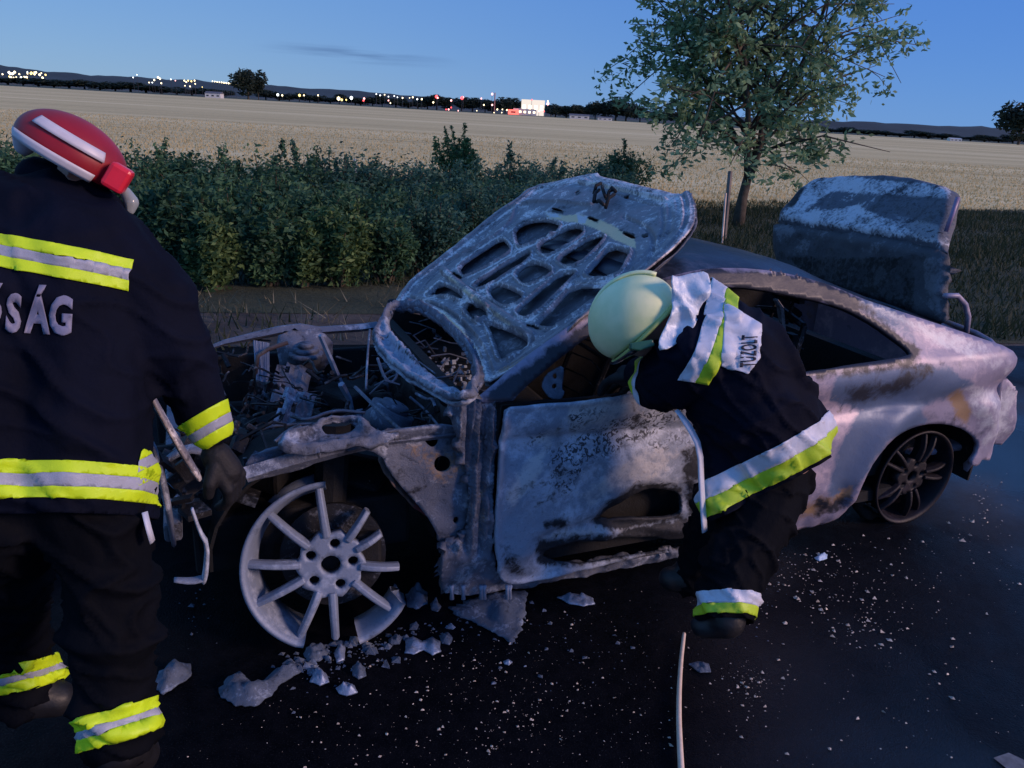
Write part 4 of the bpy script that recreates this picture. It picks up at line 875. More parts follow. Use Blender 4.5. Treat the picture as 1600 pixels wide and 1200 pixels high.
for i in range(130):
    px = r.uniform(330, 720); py = r.uniform(545, 690); q_ = ch(px, py, r.uniform(.45, .66))
    if q_[1] < .10 or q_[1] > 1.3: continue
    d_ = V(r.uniform(-1, 1), r.uniform(-1, 1), r.uniform(-.3, .3)); d_ /= np.linalg.norm(d_); L_ = r.uniform(.05, .28); e_ = V(r.uniform(-1, 1), r.uniform(-1, 1), r.uniform(-.5, 1))*L_*.3
    tg.tube(chaikin([q_, q_+d_*L_*.3+e_, q_+d_*L_*.7-e_*.5, q_+d_*L_], 1, False), r.uniform(.0018, .006), 4)
tag(tg.build('charred_wires', M_SEAT, car), kind='stuff')
q = MB(); c_ = ch(607, 655, .55)
q.tube([c_-V(.03, 0, .05), c_+V(.02, 0, .04)], [.09, .085], 16); q.tube([c_+V(.02, 0, .04), c_+V(.03, 0, .06)], [.06, .05], 16); q.build('brake_servo', M_FRAME, car, True)
plane_sheet('firewall_panel', (.46, 0, 0), (1, 0, 0), [(600, 560), (640, 600), (700, 640), (720, 640), (715, 675), (650, 680), (600, 640)], [], M_SOOT, lambda v, to2, ol: .03*nz(np.c_[v, 0*v[:, 0]], 9, 4), .02, .01)

# ---- nose remains hanging at the front
def bent(name, pts, y, rad, m, flat=.35, parent=car):
    q = MB(); P = chaikin([cs(a, b_, y) for a, b_ in pts], 1, False); rr = np.interp(np.linspace(0, 1, len(P)), np.linspace(0, 1, len(rad)), rad); q.tube(P, list(rr), 6, flat); return q.build(name, m, parent, True)
bent('bumper_beam', [(228, 598), (240, 625), (262, 665), (285, 705), (312, 748)], .05, [.008, .022, .025, .03, .02], M_HOOD)
bent('bumper_strip', [(238, 690), (250, 730), (262, 790), (272, 850)], .1, [.01, .03, .03, .02], M_FRAME)
bent('bracket', [(300, 795), (312, 830), (324, 850), (322, 890), (318, 908)], .0, [.012, .014, .02, .024, .02], M_DOOR)
bent('bracket', [(320, 903), (300, 908), (272, 906)], .0, [.02, .02, .014], M_RIM)
bent('lamp_bracket', [(258, 720), (290, 700), (330, 705), (350, 740)], .15, [.02, .03, .035, .02], M_FRAME)
nb = MB()
for i in range(40):
    q_ = cs(r.uniform(250, 390), r.uniform(690, 800), r.uniform(.1, .5)); nb.box(q_, (r.uniform(.02, .09), r.uniform(.02, .08), r.uniform(.01, .05)), np.array(Matrix.Rotation(r.uniform(0, 3), 3, 'Y')@Matrix.Rotation(r.uniform(0, 3), 3, 'Z')))
tag(nb.build('nose_wreckage', M_SEAT, car), kind='stuff'); 
cm_ = MB(); cm_.box((-.42, .7, .42), (.05, 1.15, .06)); cm_.build('crossmember', M_FRAME, car, bevel=.01)

# ---- wheels
def wheel(c, R, m, spokes, rim_arcs, lean=0, toe=0, disc=True, name='wheel', md=None):
    """c: hub centre in the car frame; spokes: (angle, length fraction); outer face looks to -y"""
    md = md or m
    H_ = empty('tmp'); M_ = Matrix.Rotation(R_(toe), 4, 'Z')@Matrix.Rotation(R_(lean), 4, 'X')
    hr = R*.38
    hl = [[(R*.115*math.cos(a), R*.115*math.sin(a)) for a in np.linspace(0, 2*math.pi, 17)[:-1]]]
    for k in range(5):
        a0 = R_(18+72*k+60); hl.append([(R*.255*math.cos(a0)+R*.062*math.cos(a), R*.255*math.sin(a0)+R*.062*math.sin(a)) for a in np.linspace(0, 2*math.pi, 11)[:-1]])
    ol = [(hr*(1+.06*math.cos(10*a))*math.cos(a), hr*(1+.06*math.cos(10*a))*math.sin(a)) for a in np.linspace(0, 2*math.pi, 41)[:-1]]
    v, f = fill2d(ol, hl, R*.045)
    P = np.c_[v[:, 0], .012+.02*(np.hypot(v[:, 0], v[:, 1])/hr)**2*0-.0, v[:, 1]] if False else np.c_[v[:, 0], np.full(len(v), .018), v[:, 1]]
    hub = mesh(name, P, f, m, car, True); solid(hub, .045, -1); bpy.data.objects.remove(H_)
    hub.matrix_local = Matrix.Translation(Vector(c))@M_
    bk = MB(); bk.tube([V(0, .075, 0), V(0, .085, 0)], [hr*.95, hr*.95], 24); bk.build('hub_back', M_SOOT, hub)
    for a, L_ in spokes:
        a = R_(a); d = V(math.cos(a), 0, math.sin(a)); t_ = V(-math.sin(a), 0, math.cos(a)); n_ = V(0, 1, 0)
        sec = []
        for k, q in enumerate(np.linspace(.33, .93*L_, 7)):
            w_ = R*(.056-.010*k/6); yy = .016-.022*math.sin(k/6*math.pi)*.6+(.012*k/6); cc = d*R*q+n_*yy
            sec += [cc-t_*w_+n_*.012, cc-t_*w_*.55-n_*.008, cc+t_*w_*.55-n_*.008, cc+t_*w_+n_*.012, cc+t_*w_*.7+n_*.045, cc-t_*w_*.7+n_*.045]
        F = [(k*6+i, k*6+(i+1) % 6, (k+1)*6+(i+1) % 6, (k+1)*6+i) for k in range(6) for i in range(6)]+[(0, 5, 4, 3, 2, 1), tuple(36+i for i in range(6))]
        s_ = mesh('spoke', sec, F, m, hub, False); b_ = s_.modifiers.new('b', 'BEVEL'); b_.width = .004; b_.segments = 2
    prof_ = [(R*1.0, -.002), (R*1.0, .008), (R*.955, .016), (R*.93, .05), (R*.86, .09), (R*.84, .17), (R*.93, .195), (R*.97, .2), (R*.97, .185), (R*.90, .17), (R*.83, .165), (R*.83, .095), (R*.90, .045), (R*.925, .01), (R*.965, -.004)]
    for a0, a1, ys in rim_arcs:
        n_ = max(4, int((a1-a0)/5)); vv = []; pf = [(p, y*ys) for p, y in prof_]; k_ = len(pf)
        for i in range(n_+1):
            a = R_(a0+(a1-a0)*i/n_); jag = 1-(.02*abs(math.sin(i*2.3)) if (i in (0, n_) and a1-a0 < 359) else 0)
            for p, y in pf: vv.append((p*jag*math.cos(a), y, p*jag*math.sin(a)))
        F = [(i*k_+j, i*k_+(j+1) % k_, (i+1)*k_+(j+1) % k_, (i+1)*k_+j) for i in range(n_) for j in range(k_)]
        if a1-a0 < 359: F += [tuple(range(k_)), tuple(n_*k_+j for j in range(k_))[::-1]]
        mesh('rim', vv, F, m, hub, True)
    if disc:
        q = MB(); q.tube([V(.01, .10, .01), V(.01, .125, .01)], R*.62, 32); q.build('brake_disc', M_SEAT if m is M_RIM else M_SOOT, hub)
        q = MB(); q.box((R*.45, .10, R*.05), (R*.28, .08, R*.5)); q.build('brake_caliper', M_SOOT if m is M_RIM else M_SOOT, hub, bevel=.01)
    return hub
cf_ = cs(517, 886, .03); 
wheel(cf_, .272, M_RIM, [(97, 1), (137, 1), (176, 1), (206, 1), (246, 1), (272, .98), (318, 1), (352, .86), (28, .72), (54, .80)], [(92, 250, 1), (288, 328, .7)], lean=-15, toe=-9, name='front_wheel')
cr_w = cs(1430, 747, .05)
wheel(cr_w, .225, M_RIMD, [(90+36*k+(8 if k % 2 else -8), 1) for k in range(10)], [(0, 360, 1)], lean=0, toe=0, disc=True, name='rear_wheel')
q = MB(); vv = []; 
rt = MB()
for i in range(40):
    a = R_(150+i*6); 
tyr = [cr_w+V(math.cos(R_(a))*.245, .09+.02*math.sin(a), math.sin(R_(a))*.245) for a in range(150, 400, 8)]; rt.tube(tyr, [.02+.012*abs(math.sin(i*1.7)) for i in range(len(tyr))], 7); rt.build('charred_tyre_bead', M_SOOT, car, True)
wheel((.02, CARW-.05, .27), .25, M_SOOT, [(36*k, 1) for k in range(10)], [(0, 360, 1)], name='far_front_wheel', disc=False)
wheel((2.55, CARW-.05, .25), .25, M_SOOT, [(36*k, 1) for k in range(10)], [(0, 360, 1)], name='far_rear_wheel', disc=False)
q = MB(); q.tube([cf_+V(0, .1, 0), V(0, CARW-.1, .27)], .03, 8); q.build('axle', M_SOOT, car); q = MB(); q.tube([V(.05, .22, .3), V(.08, .28, .66)], [.05, .06], 10); q.build('shock_absorber', M_SOOT, car); q = MB(); q.tube([V(2.55, .15, .25), V(2.55, CARW-.1, .25)], .03, 8); q.build('axle', M_SOOT, car)
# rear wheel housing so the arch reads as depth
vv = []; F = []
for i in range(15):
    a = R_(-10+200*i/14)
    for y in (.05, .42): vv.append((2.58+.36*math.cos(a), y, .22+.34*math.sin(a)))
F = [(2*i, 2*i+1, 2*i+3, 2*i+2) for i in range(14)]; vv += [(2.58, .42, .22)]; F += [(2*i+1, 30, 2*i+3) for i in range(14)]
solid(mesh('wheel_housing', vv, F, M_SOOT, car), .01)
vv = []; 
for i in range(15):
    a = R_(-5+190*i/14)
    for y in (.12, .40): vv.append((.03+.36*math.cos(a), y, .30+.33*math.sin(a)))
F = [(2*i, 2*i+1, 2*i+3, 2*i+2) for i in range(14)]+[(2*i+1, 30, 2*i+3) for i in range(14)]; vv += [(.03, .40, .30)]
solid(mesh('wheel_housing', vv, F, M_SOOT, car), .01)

# ================================================================== people
JK = simple('jacket_cloth', (.0035, .0050, .0135), .8, 0, .35, 5, .4, 90, .004, .10)
TR = simple('trouser_cloth', (.0028, .0036, .0065), .8, 0, .35, 5, .4, 90, .004, .09)
SKIN = simple('skin', (.38, .22, .17), .55, 0, .12, 20, .15, 90)
GLV = simple('glove_leather', (.006, .006, .009), .7, 0, .3, 30, .4, 120)
BOOT = simple('boot_leather', (.012, .012, .015), .5, 0, .3, 20, .3, 60)
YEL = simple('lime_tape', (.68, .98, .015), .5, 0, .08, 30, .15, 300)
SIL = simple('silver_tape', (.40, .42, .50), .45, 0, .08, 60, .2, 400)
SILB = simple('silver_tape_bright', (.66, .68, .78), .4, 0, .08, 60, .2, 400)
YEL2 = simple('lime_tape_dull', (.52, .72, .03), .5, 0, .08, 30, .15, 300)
TXT = simple('print_grey', (.22, .22, .32), .6, 0, .1, 60, 0)

def balls(chains, k=1.0, step=.22):
    """chains: list of [(centre, r), ...] in world space -> overlapping spheres along each segment"""
    bm = bmesh.new()
    for ch_ in chains:
        for i in range(max(1, len(ch_)-1)):
            (a, ra) = ch_[i]; (b_, rb) = ch_[min(i+1, len(ch_)-1)]; a = np.asarray(a); b_ = np.asarray(b_)
            n = max(1, int(np.linalg.norm(b_-a)/(max(min(ra, rb), .006)*step)))
            for q in range(n+1):
                t_ = q/n; c = a+(b_-a)*t_; r_ = (ra+(rb-ra)*t_)*k
                bmesh.ops.create_icosphere(bm, subdivisions=2, radius=r_, matrix=Matrix.Translation(Vector(c)))
    return bm
def organic(name, chains, m, parent, voxel=.012, smooth=6, k=1.0, folds=0, fs=7, base=None, post=None, seed=0):
    bm = balls(chains, k); me = bpy.data.meshes.new(name); bm.to_mesh(me); bm.free()
    o = bpy.data.objects.new(name, me); COL.objects.link(o)
    r_ = o.modifiers.new('r', 'REMESH'); r_.mode = 'VOXEL'; r_.voxel_size = voxel
    s_ = o.modifiers.new('s', 'SMOOTH'); s_.factor = .5; s_.iterations = smooth
    dg = bpy.context.evaluated_depsgraph_get(); dg.update(); ev = o.evaluated_get(dg); me2 = bpy.data.meshes.new_from_object(ev)
    bpy.data.objects.remove(o)
    n = len(me2.vertices); co_ = np.empty(n*3); me2.vertices.foreach_get('co', co_); co_ = co_.reshape(-1, 3)
    nr = np.array([v.normal for v in me2.vertices])
    if folds:
        def crease(p, k, s):
            q = Vector((p[0]*k*.6+seed+s, p[1]*k*.6, p[2]*k*1.2+p[0]*k*.7)); n_ = noise.noise(q+noise.noise_vector(q*.5)*.6); return max(0, 1-abs(n_)*5.5)**1.3
        d = np.array([crease(p, fs, 0)+.6*crease(p, fs*2.1, 9)-.3 for p in co_])
        d2 = np.array([noise.fractal(Vector(p*2.6)+Vector((seed, 0, 0)), 1, 2, 2) for p in co_])
        co_ = co_+nr*(folds*np.maximum(d*.6+d2*.9, -.3))[:, None]
    me2.vertices.foreach_set('co', co_.ravel()); me2.polygons.foreach_set('use_smooth', [True]*len(me2.polygons)); me2.materials.clear(); me2.materials.append(m); me2.update(); me2.name = name
    o = bpy.data.objects.new(name, me2); COL.objects.link(o)
    if parent: o.parent = parent; o.location = -parent.location
    return o
def band(name, src, cuts, off, m, parent, th=.002):
    """tape: the part of a garment's surface lying on the positive side of every (point, normal), lifted off the cloth"""
    bm = bmesh.new(); bm.from_mesh(src.data)
    for p, n in cuts:
        bmesh.ops.bisect_plane(bm, geom=bm.verts[:]+bm.edges[:]+bm.faces[:], plane_co=Vector(p), plane_no=Vector(n), clear_inner=True)
    bm.normal_update(); mv = [(v, v.normal.copy()) for v in bm.verts]
    for v, n in mv: v.co += n*off
    me = bpy.data.meshes.new(name); bm.to_mesh(me); bm.free()
    me.polygons.foreach_set('use_smooth', [True]*len(me.polygons)); me.materials.clear(); me.materials.append(m)
    o = bpy.data.objects.new(name, me); COL.objects.link(o); o.parent = parent; o.location = src.location; solid(o, th, 1); return o
def bandset(src, p, n, edges, mats, clips, parent, off=.003):
    n = V(*n)/np.linalg.norm(n); p = np.asarray(p)
    for i, m_ in enumerate(mats):
        band('reflective_tape', src, [(p-n*edges[i], -n), (p-n*edges[i+1], n)]+clips, off, m_, parent)
def trim(src, cuts):
    """cut an open edge (hem, cuff) into a garment: drops what lies beyond all the given planes"""
    bm = bmesh.new(); bm.from_mesh(src.data)
    for p, n, guard in cuts:
        gp, gn, rad = guard
        geo = [f for f in bm.faces if np.linalg.norm(np.array(f.calc_center_median())-np.asarray(gp)) < rad*1.15+.02]
        vs_ = {v for f in geo for v in f.verts}; es_ = {e for f in geo for e in f.edges}
        r2 = bmesh.ops.bisect_plane(bm, geom=list(vs_)+list(es_)+geo, plane_co=Vector(p), plane_no=Vector(n))
        n_ = V(*n)/np.linalg.norm(n)
        kill = [f for f in bm.faces if (np.array(f.calc_center_median())-np.asarray(p)) @ n_ > 1e-5 and np.linalg.norm(np.array(f.calc_center_median())-np.asarray(gp)) < rad]
        bmesh.ops.delete(bm, geom=kill, context='FACES')
    bm.to_mesh(src.data); bm.free(); solid(src, .005, -1)
def text_on(name, s, src, org, right, up, size, xs, m, parent, off=.004, bold=.02, sp=1.0):
    cu_ = bpy.data.curves.new(name, 'FONT'); cu_.body = s; cu_.size = 1; cu_.offset = bold; cu_.space_character = sp; cu_.resolution_u = 3
    o = bpy.data.objects.new(name, cu_); COL.objects.link(o); dg = bpy.context.evaluated_depsgraph_get(); dg.update()
    me = bpy.data.meshes.new_from_object(o.evaluated_get(dg)); bpy.data.objects.remove(o)
    bm = bmesh.new(); bm.from_mesh(me); bmesh.ops.triangulate(bm, faces=bm.faces[:])
    for _ in range(2): bmesh.ops.subdivide_edges(bm, edges=[e for e in bm.edges if e.calc_length() > .12], cuts=1)
    bmesh.ops.triangulate(bm, faces=bm.faces[:])
    bt = BVHTree.FromPolygons([v.co[:] for v in src.data.vertices], [p.vertices[:] for p in src.data.polygons])
    right = V(*right)/np.linalg.norm(right); up = V(*up)/np.linalg.norm(up); W_ = me.vertices and max(v.co.x for v in me.vertices)
    for v in bm.verts:
        p = org+right*v.co.x*size*xs+up*v.co.y*size; d = (p-CAM); d /= np.linalg.norm(d)
        h, nn, _, _ = bt.ray_cast(Vector(p-d*1.2), Vector(d))
        v.co = (h-Vector(d)*off) if h and (h-Vector(p)).length < .25 else Vector(p)
    bm.to_mesh(me); bm.free(); me.materials.clear(); me.materials.append(m)
    o = bpy.data.objects.new(name, me); COL.objects.link(o); o.parent = parent; o.location = src.location; solid(o, .001, 1); return o
def pr(px, py, rpx, d): return (at(px, py, d), rpx*d/FPX)
def hand_chains(w_, fwd, nrm, L=.19, curl=.6, side=1):
    """wrist, pointing direction, palm normal -> chains for palm, four fingers and thumb"""
    f = V(*fwd)/np.linalg.norm(fwd); n = V(*nrm); n -= f*(n@f); n /= np.linalg.norm(n); s = np.cross(f, n)*side
    C = [[(w_, .032), (w_+f*L*.25, .034)]]
    for k in range(4):
        o_ = (k-1.5)*.021; ln = L*(.42, .47, .44, .34)[k]; a = w_+f*L*.45+s*o_; C.append([(w_+f*L*.12+s*o_*.8, .017), (a, .014)])
        p = a; ch_ = [(p, .0125)]; ang = 0
        for j, q in enumerate((.45, .32, .23)):
            ang += curl*(.7, .8, .6)[j]; p = p+(f*math.cos(ang)+n*math.sin(ang))*ln*q; ch_.append((p, .0115-.001*j))
        C.append(ch_)
    b0 = w_+f*L*.10-s*.028; p1 = b0+(f*.6-s*.7+n*.35)*L*.22; p2 = p1+(f*.8-s*.1+n*.6)*L*.17
    C.append([(b0, .017), (p1, .014), (p2, .012)]); return C
def basis(fwd, up):
    f = V(*fwd)/np.linalg.norm(fwd); u_ = V(*up); u_ -= f*(u_@f); u_ /= np.linalg.norm(u_); return f, np.cross(u_, f), u_   # forward, left, up
def I(dx, dy, dz=0): return cr*dx-cu*dy+cf*dz                 # a direction given in picture right / down / away
def head_chains(c, f, l, u_, s=1.0):
    return [[(c+u_*.03*s, .088*s), (c-u_*.02*s+f*.015, .080*s)], [(c-u_*.07*s+f*.035*s, .052*s)], [(c+f*.085*s-u_*.01*s, .012*s), (c+f*.102*s-u_*.035*s, .014*s)],
            [(c+l*.078*s-u_*.01*s, .016*s), (c+l*.080*s-u_*.035*s, .012*s)], [(c-l*.078*s-u_*.01*s, .016*s), (c-l*.080*s-u_*.035*s, .012*s)],
            [(c+f*.082*s-u_*.068*s+l*.018*s, .010*s), (c+f*.088*s-u_*.068*s, .011*s), (c+f*.082*s-u_*.068*s-l*.018*s, .010*s)], [(c+f*.078*s+l*.035*s+u_*.012*s, .014*s)], [(c+f*.078*s-l*.035*s+u_*.012*s, .014*s)]]
def dome(name, c, f, l, u_, rad, cut, m, parent, n=40, rows=18, lip=.006, shape=None):
    v = []; F = []
    ph0 = math.asin(max(-1, cut))
    for j in range(rows+1):
        ph = math.pi/2-(math.pi/2-ph0)*j/rows
        for i in range(n):
            a = 2*math.pi*i/n; x, y, z = math.cos(ph)*math.cos(a), math.cos(ph)*math.sin(a), math.sin(ph)
            if shape: x, y, z = shape(x, y, z)
            p = c+f*x*rad[0]+l*y*rad[1]+u_*z*rad[2]; v.append(p-np.array(parent.location))
    F = [(j*n+i, j*n+(i+1) % n, (j+1)*n+(i+1) % n, (j+1)*n+i) for j in range(rows) for i in range(n)]
    F = [q[::-1] for q in F]
    o = mesh(name, v, F, m, parent, True); solid(o, .004); return o
class _S: pass

def paintmat(name, c, r=.35):
    m_ = simple(name, c, r, 0, .18, 9, .12, 50, .003); return m_
# ------------------------------------------------------------------ kneeling-forward firefighter at the car door (right)
D2 = 2.22
foot = gnd(1135, 992)
ff2 = empty('person', 'firefighter in pale green helmet bending into the car window, dark coat with silver-lime bands', 'person', foot, 0, None)
jk2 = [[pr(1108, 548, 72, D2), pr(1150, 590, 92, D2+.02), pr(1185, 650, 100, D2+.05), pr(1202, 705, 98, D2+.08), pr(1200, 738, 86, D2+.08)],
       [pr(1150, 720, 52, D2+.06), pr(1252, 668, 54, D2+.08)], [pr(1090, 490, 52, D2+.06), pr(1105, 540, 70, D2)],
       [pr(1100, 555, 62, D2-.04), pr(1045, 590, 50, D2), pr(1022, 588, 36, D2+.10), pr(1006, 586, 32, D2+.2)],
       [pr(1110, 520, 55, D2+.2), pr(1060, 560, 45, D2+.35), pr(1020, 590, 38, D2+.45)],
       [pr(1126, 640, 30, D2), pr(1122, 700, 34, D2+.02), pr(1138, 785, 38, D2+.02), pr(1180, 775, 50, D2+.04)], [pr(1265, 640, 28, D2+.06), pr(1280, 668, 28, D2+.08)]]
tr2 = [[pr(1205, 745, 66, D2+.08), pr(1186, 800, 64, D2+.04), pr(1158, 860, 55, D2), pr(1140, 925, 46, D2-.03), pr(1136, 950, 42, D2-.04)],
       [pr(1170, 750, 62, D2+.15), pr(1150, 800, 66, D2+.25), pr(1112, 850, 46, D2+.3), pr(1080, 896, 34, D2+.32)]]
bt2 = [[pr(1135, 945, 34, D2-.04), pr(1134, 966, 32, D2-.05)], [pr(1138, 972, 26, D2-.05), pr(1098, 978, 20, D2-.03)], [pr(1080, 890, 27, D2+.32), pr(1078, 904, 26, D2+.32), pr(1048, 904, 20, D2+.32)]]
f2, l2, u2 = basis(I(-.75, .65, .35), I(-.45, -.85, -.12))
hc = at(1000, 505, D2+.02)
gl2 = hand_chains(at(1000, 585, D2+.24), I(-.9, .1, .6), I(0, 1, .3), .19, .5)+hand_chains(at(1008, 592, D2+.5), I(-.9, .1, .6), I(0, 1, .3), .19, .5, -1)
organic('body', jk2[:5]+tr2+[[(x[0], x[1]) for x in c] for c in bt2]+head_chains(hc, f2, l2, u2, .92)+[[(hc-u2*.05, .055), pr(1085, 500, 45, D2+.05)]]+gl2, SKIN, ff2, .012, 3, .70)
J2 = organic('jacket', jk2, JK, ff2, .009, 3, 1, .032, 6, seed=3)
T2 = organic('trousers', tr2, TR, ff2, .009, 3, 1, .034, 8, seed=9)
organic('boot', bt2[:2], BOOT, ff2, .008, 3); organic('boot', bt2[2:], BOOT, ff2, .008, 3)
for q in (gl2[:10], gl2[10:]): organic('glove', q, GLV, ff2, .004, 1, 1.12)
# hem tape: silver above lime, rising to the right
hn = cu*.87-cr*.48+cf*.15
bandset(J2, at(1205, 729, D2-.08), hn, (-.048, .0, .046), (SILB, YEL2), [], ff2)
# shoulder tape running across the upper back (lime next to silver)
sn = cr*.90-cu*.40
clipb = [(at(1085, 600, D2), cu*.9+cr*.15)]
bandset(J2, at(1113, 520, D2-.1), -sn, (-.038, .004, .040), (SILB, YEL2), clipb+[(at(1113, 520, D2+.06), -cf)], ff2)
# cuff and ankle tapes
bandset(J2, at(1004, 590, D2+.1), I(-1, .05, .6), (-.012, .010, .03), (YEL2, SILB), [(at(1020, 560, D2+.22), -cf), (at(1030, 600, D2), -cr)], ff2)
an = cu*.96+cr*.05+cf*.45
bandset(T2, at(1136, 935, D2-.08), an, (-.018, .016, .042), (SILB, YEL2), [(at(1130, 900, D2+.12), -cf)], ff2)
trim(J2, [(at(1205, 729, D2-.08)-hn/np.linalg.norm(hn)*.060, -hn, (at(1200, 790, D2), -hn, 1.0))])
trim(T2, [(at(1136, 935, D2-.08)-an/np.linalg.norm(an)*.055, -an, (at(1136, 975, D2-.05), -an, .14))])
# the name patch and the silver front edge
pn = [at(x, y, D2-.05) for x, y in ((1133, 474), (1188, 508), (1187, 560), (1168, 585), (1126, 572))]
cuts = []
for i in range(5):
    a, b_ = pn[i], pn[(i+1) % 5]; nn_ = np.cross(b_-a, a-CAM); mid = sum(pn)/5
    if (mid-a)@nn_ < 0: nn_ = -nn_
    cuts.append((a, nn_))
band('name_patch', J2, cuts+[(at(1160, 530, D2+.02), -cf)], .004, SILB, ff2)
DK = simple('print_dark', (.01, .012, .03), .6, 0, .1, 50, 0)
text_on('lettering', 'TUZOLT', J2, at(1180, 573, D2-.05), I(.06, -1), I(-1, .04), .062, .36, DK, ff2, .010, .02, 1.08)
q = MB(); P = chaikin([at(1057, 640, D2-.05), at(1078, 668, D2-.06), at(1094, 700, D2-.06), at(1096, 760, D2-.04), at(1101, 830, D2-.02)], 1, False); q.tube([p-foot for p in P], [.014]*2+[.019]*(len(P)-2), 6, .3); q.build('front_edge_tape', SILB, ff2, True)
# helmet: one-piece shell with low brim, dark side badge, aluminised neck cape
GRN = paintmat('pale_green_shell', (.84, .98, .50), .42)
def shp(x, y, z): return x*(1+.10*max(0, x)), y, z*(1+.05*x)-(.10*max(0, -x) if z < 0 else 0)
hcc = at(991, 494, D2); hd = dome('helmet', hcc, f2, l2, u2, (.132, .112, .115), -.42, GRN, ff2, shape=shp)
rm = MB(); ring = [hcc+f2*.132*1.08*math.cos(a)*.92+l2*.115*math.sin(a)*.93-u2*(.052+.01*math.cos(a)) for a in np.linspace(0, 2*math.pi, 41)]
rm.tube([p-foot for p in ring], .007, 6, cap=False); rm.build('helmet_rim', paintmat('rim_yellow_green', (.45, .55, .18), .4), hd, True)
cb_ = MB(); cb_.tube([hcc+f2*.136*math.cos(a)*1.02+u2*.118*math.sin(a)-foot for a in np.linspace(.5, 2.7, 16)], .010, 6, .5); cb_.build('helmet_comb', GRN, hd, True)
bd = MB(); pb = [at(x, y, D2-.125) for x, y in ((985, 536), (1020, 530), (1024, 540), (1000, 548), (985, 546))]; bd.add([p-foot for p in pb]+[p-foot+cf*.03 for p in pb], [(0, 1, 2, 3, 4), (9, 8, 7, 6, 5)]+[(i, (i+5), (i+1) % 5+5, (i+1) % 5) for i in range(5)]); bd.build('helmet_badge', paintmat('dark_green', (.03, .12, .07)), hd, bevel=.004)
vs_ = MB(); vs_.tube([hcc+f2*.128*math.cos(a)+l2*.106*math.sin(a)-u2*.066-foot for a in np.linspace(-1.2, 1.2, 15)], .020, 6, .3); vs_.build('face_shield', simple('smoke_visor', (.03, .03, .035), .15, 0, .1, 5, 0), hd, True)
# cape sheet
ALU = simple('aluminised_cloth', (.70, .76, .86), .48, .1, .12, 8, .5, 30, .01)
o_c = loc(at(1075, 480, D2-.13)); nca = loc(W1+I(.1, -.1, -1)); 
cape = plane_sheet('neck_cape', o_c, nca, [(1046, 432), (1062, 430), (1085, 424), (1108, 421), (1112, 440), (1111, 462), (1100, 474), (1096, 495), (1082, 515), (1066, 532), (1045, 544), (1028, 548), (1034, 525), (1048, 500), (1054, 470)], [], ALU,
    lambda v, to2, ol: .035*np.array([noise.ridged_multi_fractal(Vector((p[0]*13, p[1]*7, 1)), 1, 2, 2, .9, 1.5)-1 for p in v])+.03*nz(np.c_[v, 0*v[:, 0]], 8, 4), .007, .003)
cape.parent = None; cape.matrix_world = Matrix.Translation(Vector(W1))@Matrix.Rotation(CAR_RZ, 4, 'Z'); mw = cape.matrix_world.copy(); cape.parent = hd; cape.matrix_parent_inverse = Matrix.Identity(4); cape.matrix_local = Matrix.Translation(-Vector(foot))@mw

# ------------------------------------------------------------------ firefighter walking at the left edge, back to the camera
D1 = 1.60
foot1 = gnd(178, 1188)
ff1 = empty('person', 'firefighter in red helmet seen from behind at the left edge, navy coat with lime-grey bands', 'person', foot1, 0, None)
jk1 = [[pr(120, 430, 100, D1), pr(125, 560, 104, D1), pr(130, 700, 108, D1), pr(132, 745, 113, D1), pr(130, 790, 106, D1)], [pr(10, 420, 110, D1-.02), pr(15, 560, 112, D1-.03), pr(20, 740, 114, D1-.03), pr(20, 790, 110, D1-.02)],
       [pr(-90, 430, 100, D1), pr(-85, 560, 104, D1), pr(-80, 740, 108, D1)], [pr(90, 330, 72, D1+.04), pr(110, 400, 100, D1)], [pr(20, 350, 85, D1), pr(150, 385, 82, D1+.02)],
       [pr(168, 408, 82, D1+.03), pr(225, 470, 72, D1+.05), pr(272, 545, 60, D1+.08), pr(300, 600, 50, D1+.12), pr(328, 668, 38, D1+.17)],
       [pr(-110, 420, 78, D1), pr(-170, 540, 62, D1+.02), pr(-160, 660, 50, D1+.1)]]
tr1 = [[pr(128, 735, 80, D1), pr(132, 790, 88, D1), pr(158, 860, 73, D1), pr(170, 960, 62, D1), pr(178, 1060, 56, D1), pr(182, 1150, 56, D1)],
       [pr(20, 735, 86, D1), pr(20, 790, 98, D1), pr(0, 860, 78, D1+.1), pr(5, 950, 64, D1+.22), pr(40, 1060, 50, D1+.36)]]
bt1 = [[pr(182, 1130, 46, D1+.0), pr(188, 1165, 44, D1), pr(215, 1178, 34, D1+.06)], [pr(42, 1050, 42, D1+.36), pr(45, 1085, 38, D1+.36), pr(90, 1092, 28, D1+.38)]]
f1, l1, u1 = basis(I(.80, .48, .40), I(.40, -.88, -.1))
h1 = at(124, 262, D1+.04)
gl1 = hand_chains(at(338, 712, D1+.18), I(.35, .75, .35), I(-.8, .3, .3), .17, .75)+hand_chains(at(-155, 700, D1+.12), I(0, 1, .1), I(.6, 0, .3), .19, .6, -1)
jb1 = [c[:4] if len(c) > 5 else c[:3] for c in jk1]; jb1[5] = jk1[5]
organic('body', [c[:3] for c in jk1[:3]]+jk1[3:]+tr1+bt1+head_chains(h1, f1, l1, u1, .85)+[[(h1-u1*.05, .055), pr(90, 340, 60, D1+.04)]]+gl1, SKIN, ff1, .012, 3, .70)
J1 = organic('jacket', jk1, JK, ff1, .009, 3, 1, .022, 5, seed=21)
T1 = organic('trousers', tr1, TR, ff1, .009, 3, 1, .036, 7, seed=31)
organic('boot', bt1[:1], BOOT, ff1, .008, 3); organic('boot', bt1[1:], BOOT, ff1, .008, 3)
for q in (gl1[:10], gl1[10:]): organic('glove', q, GLV, ff1, .004, 1, 1.12)
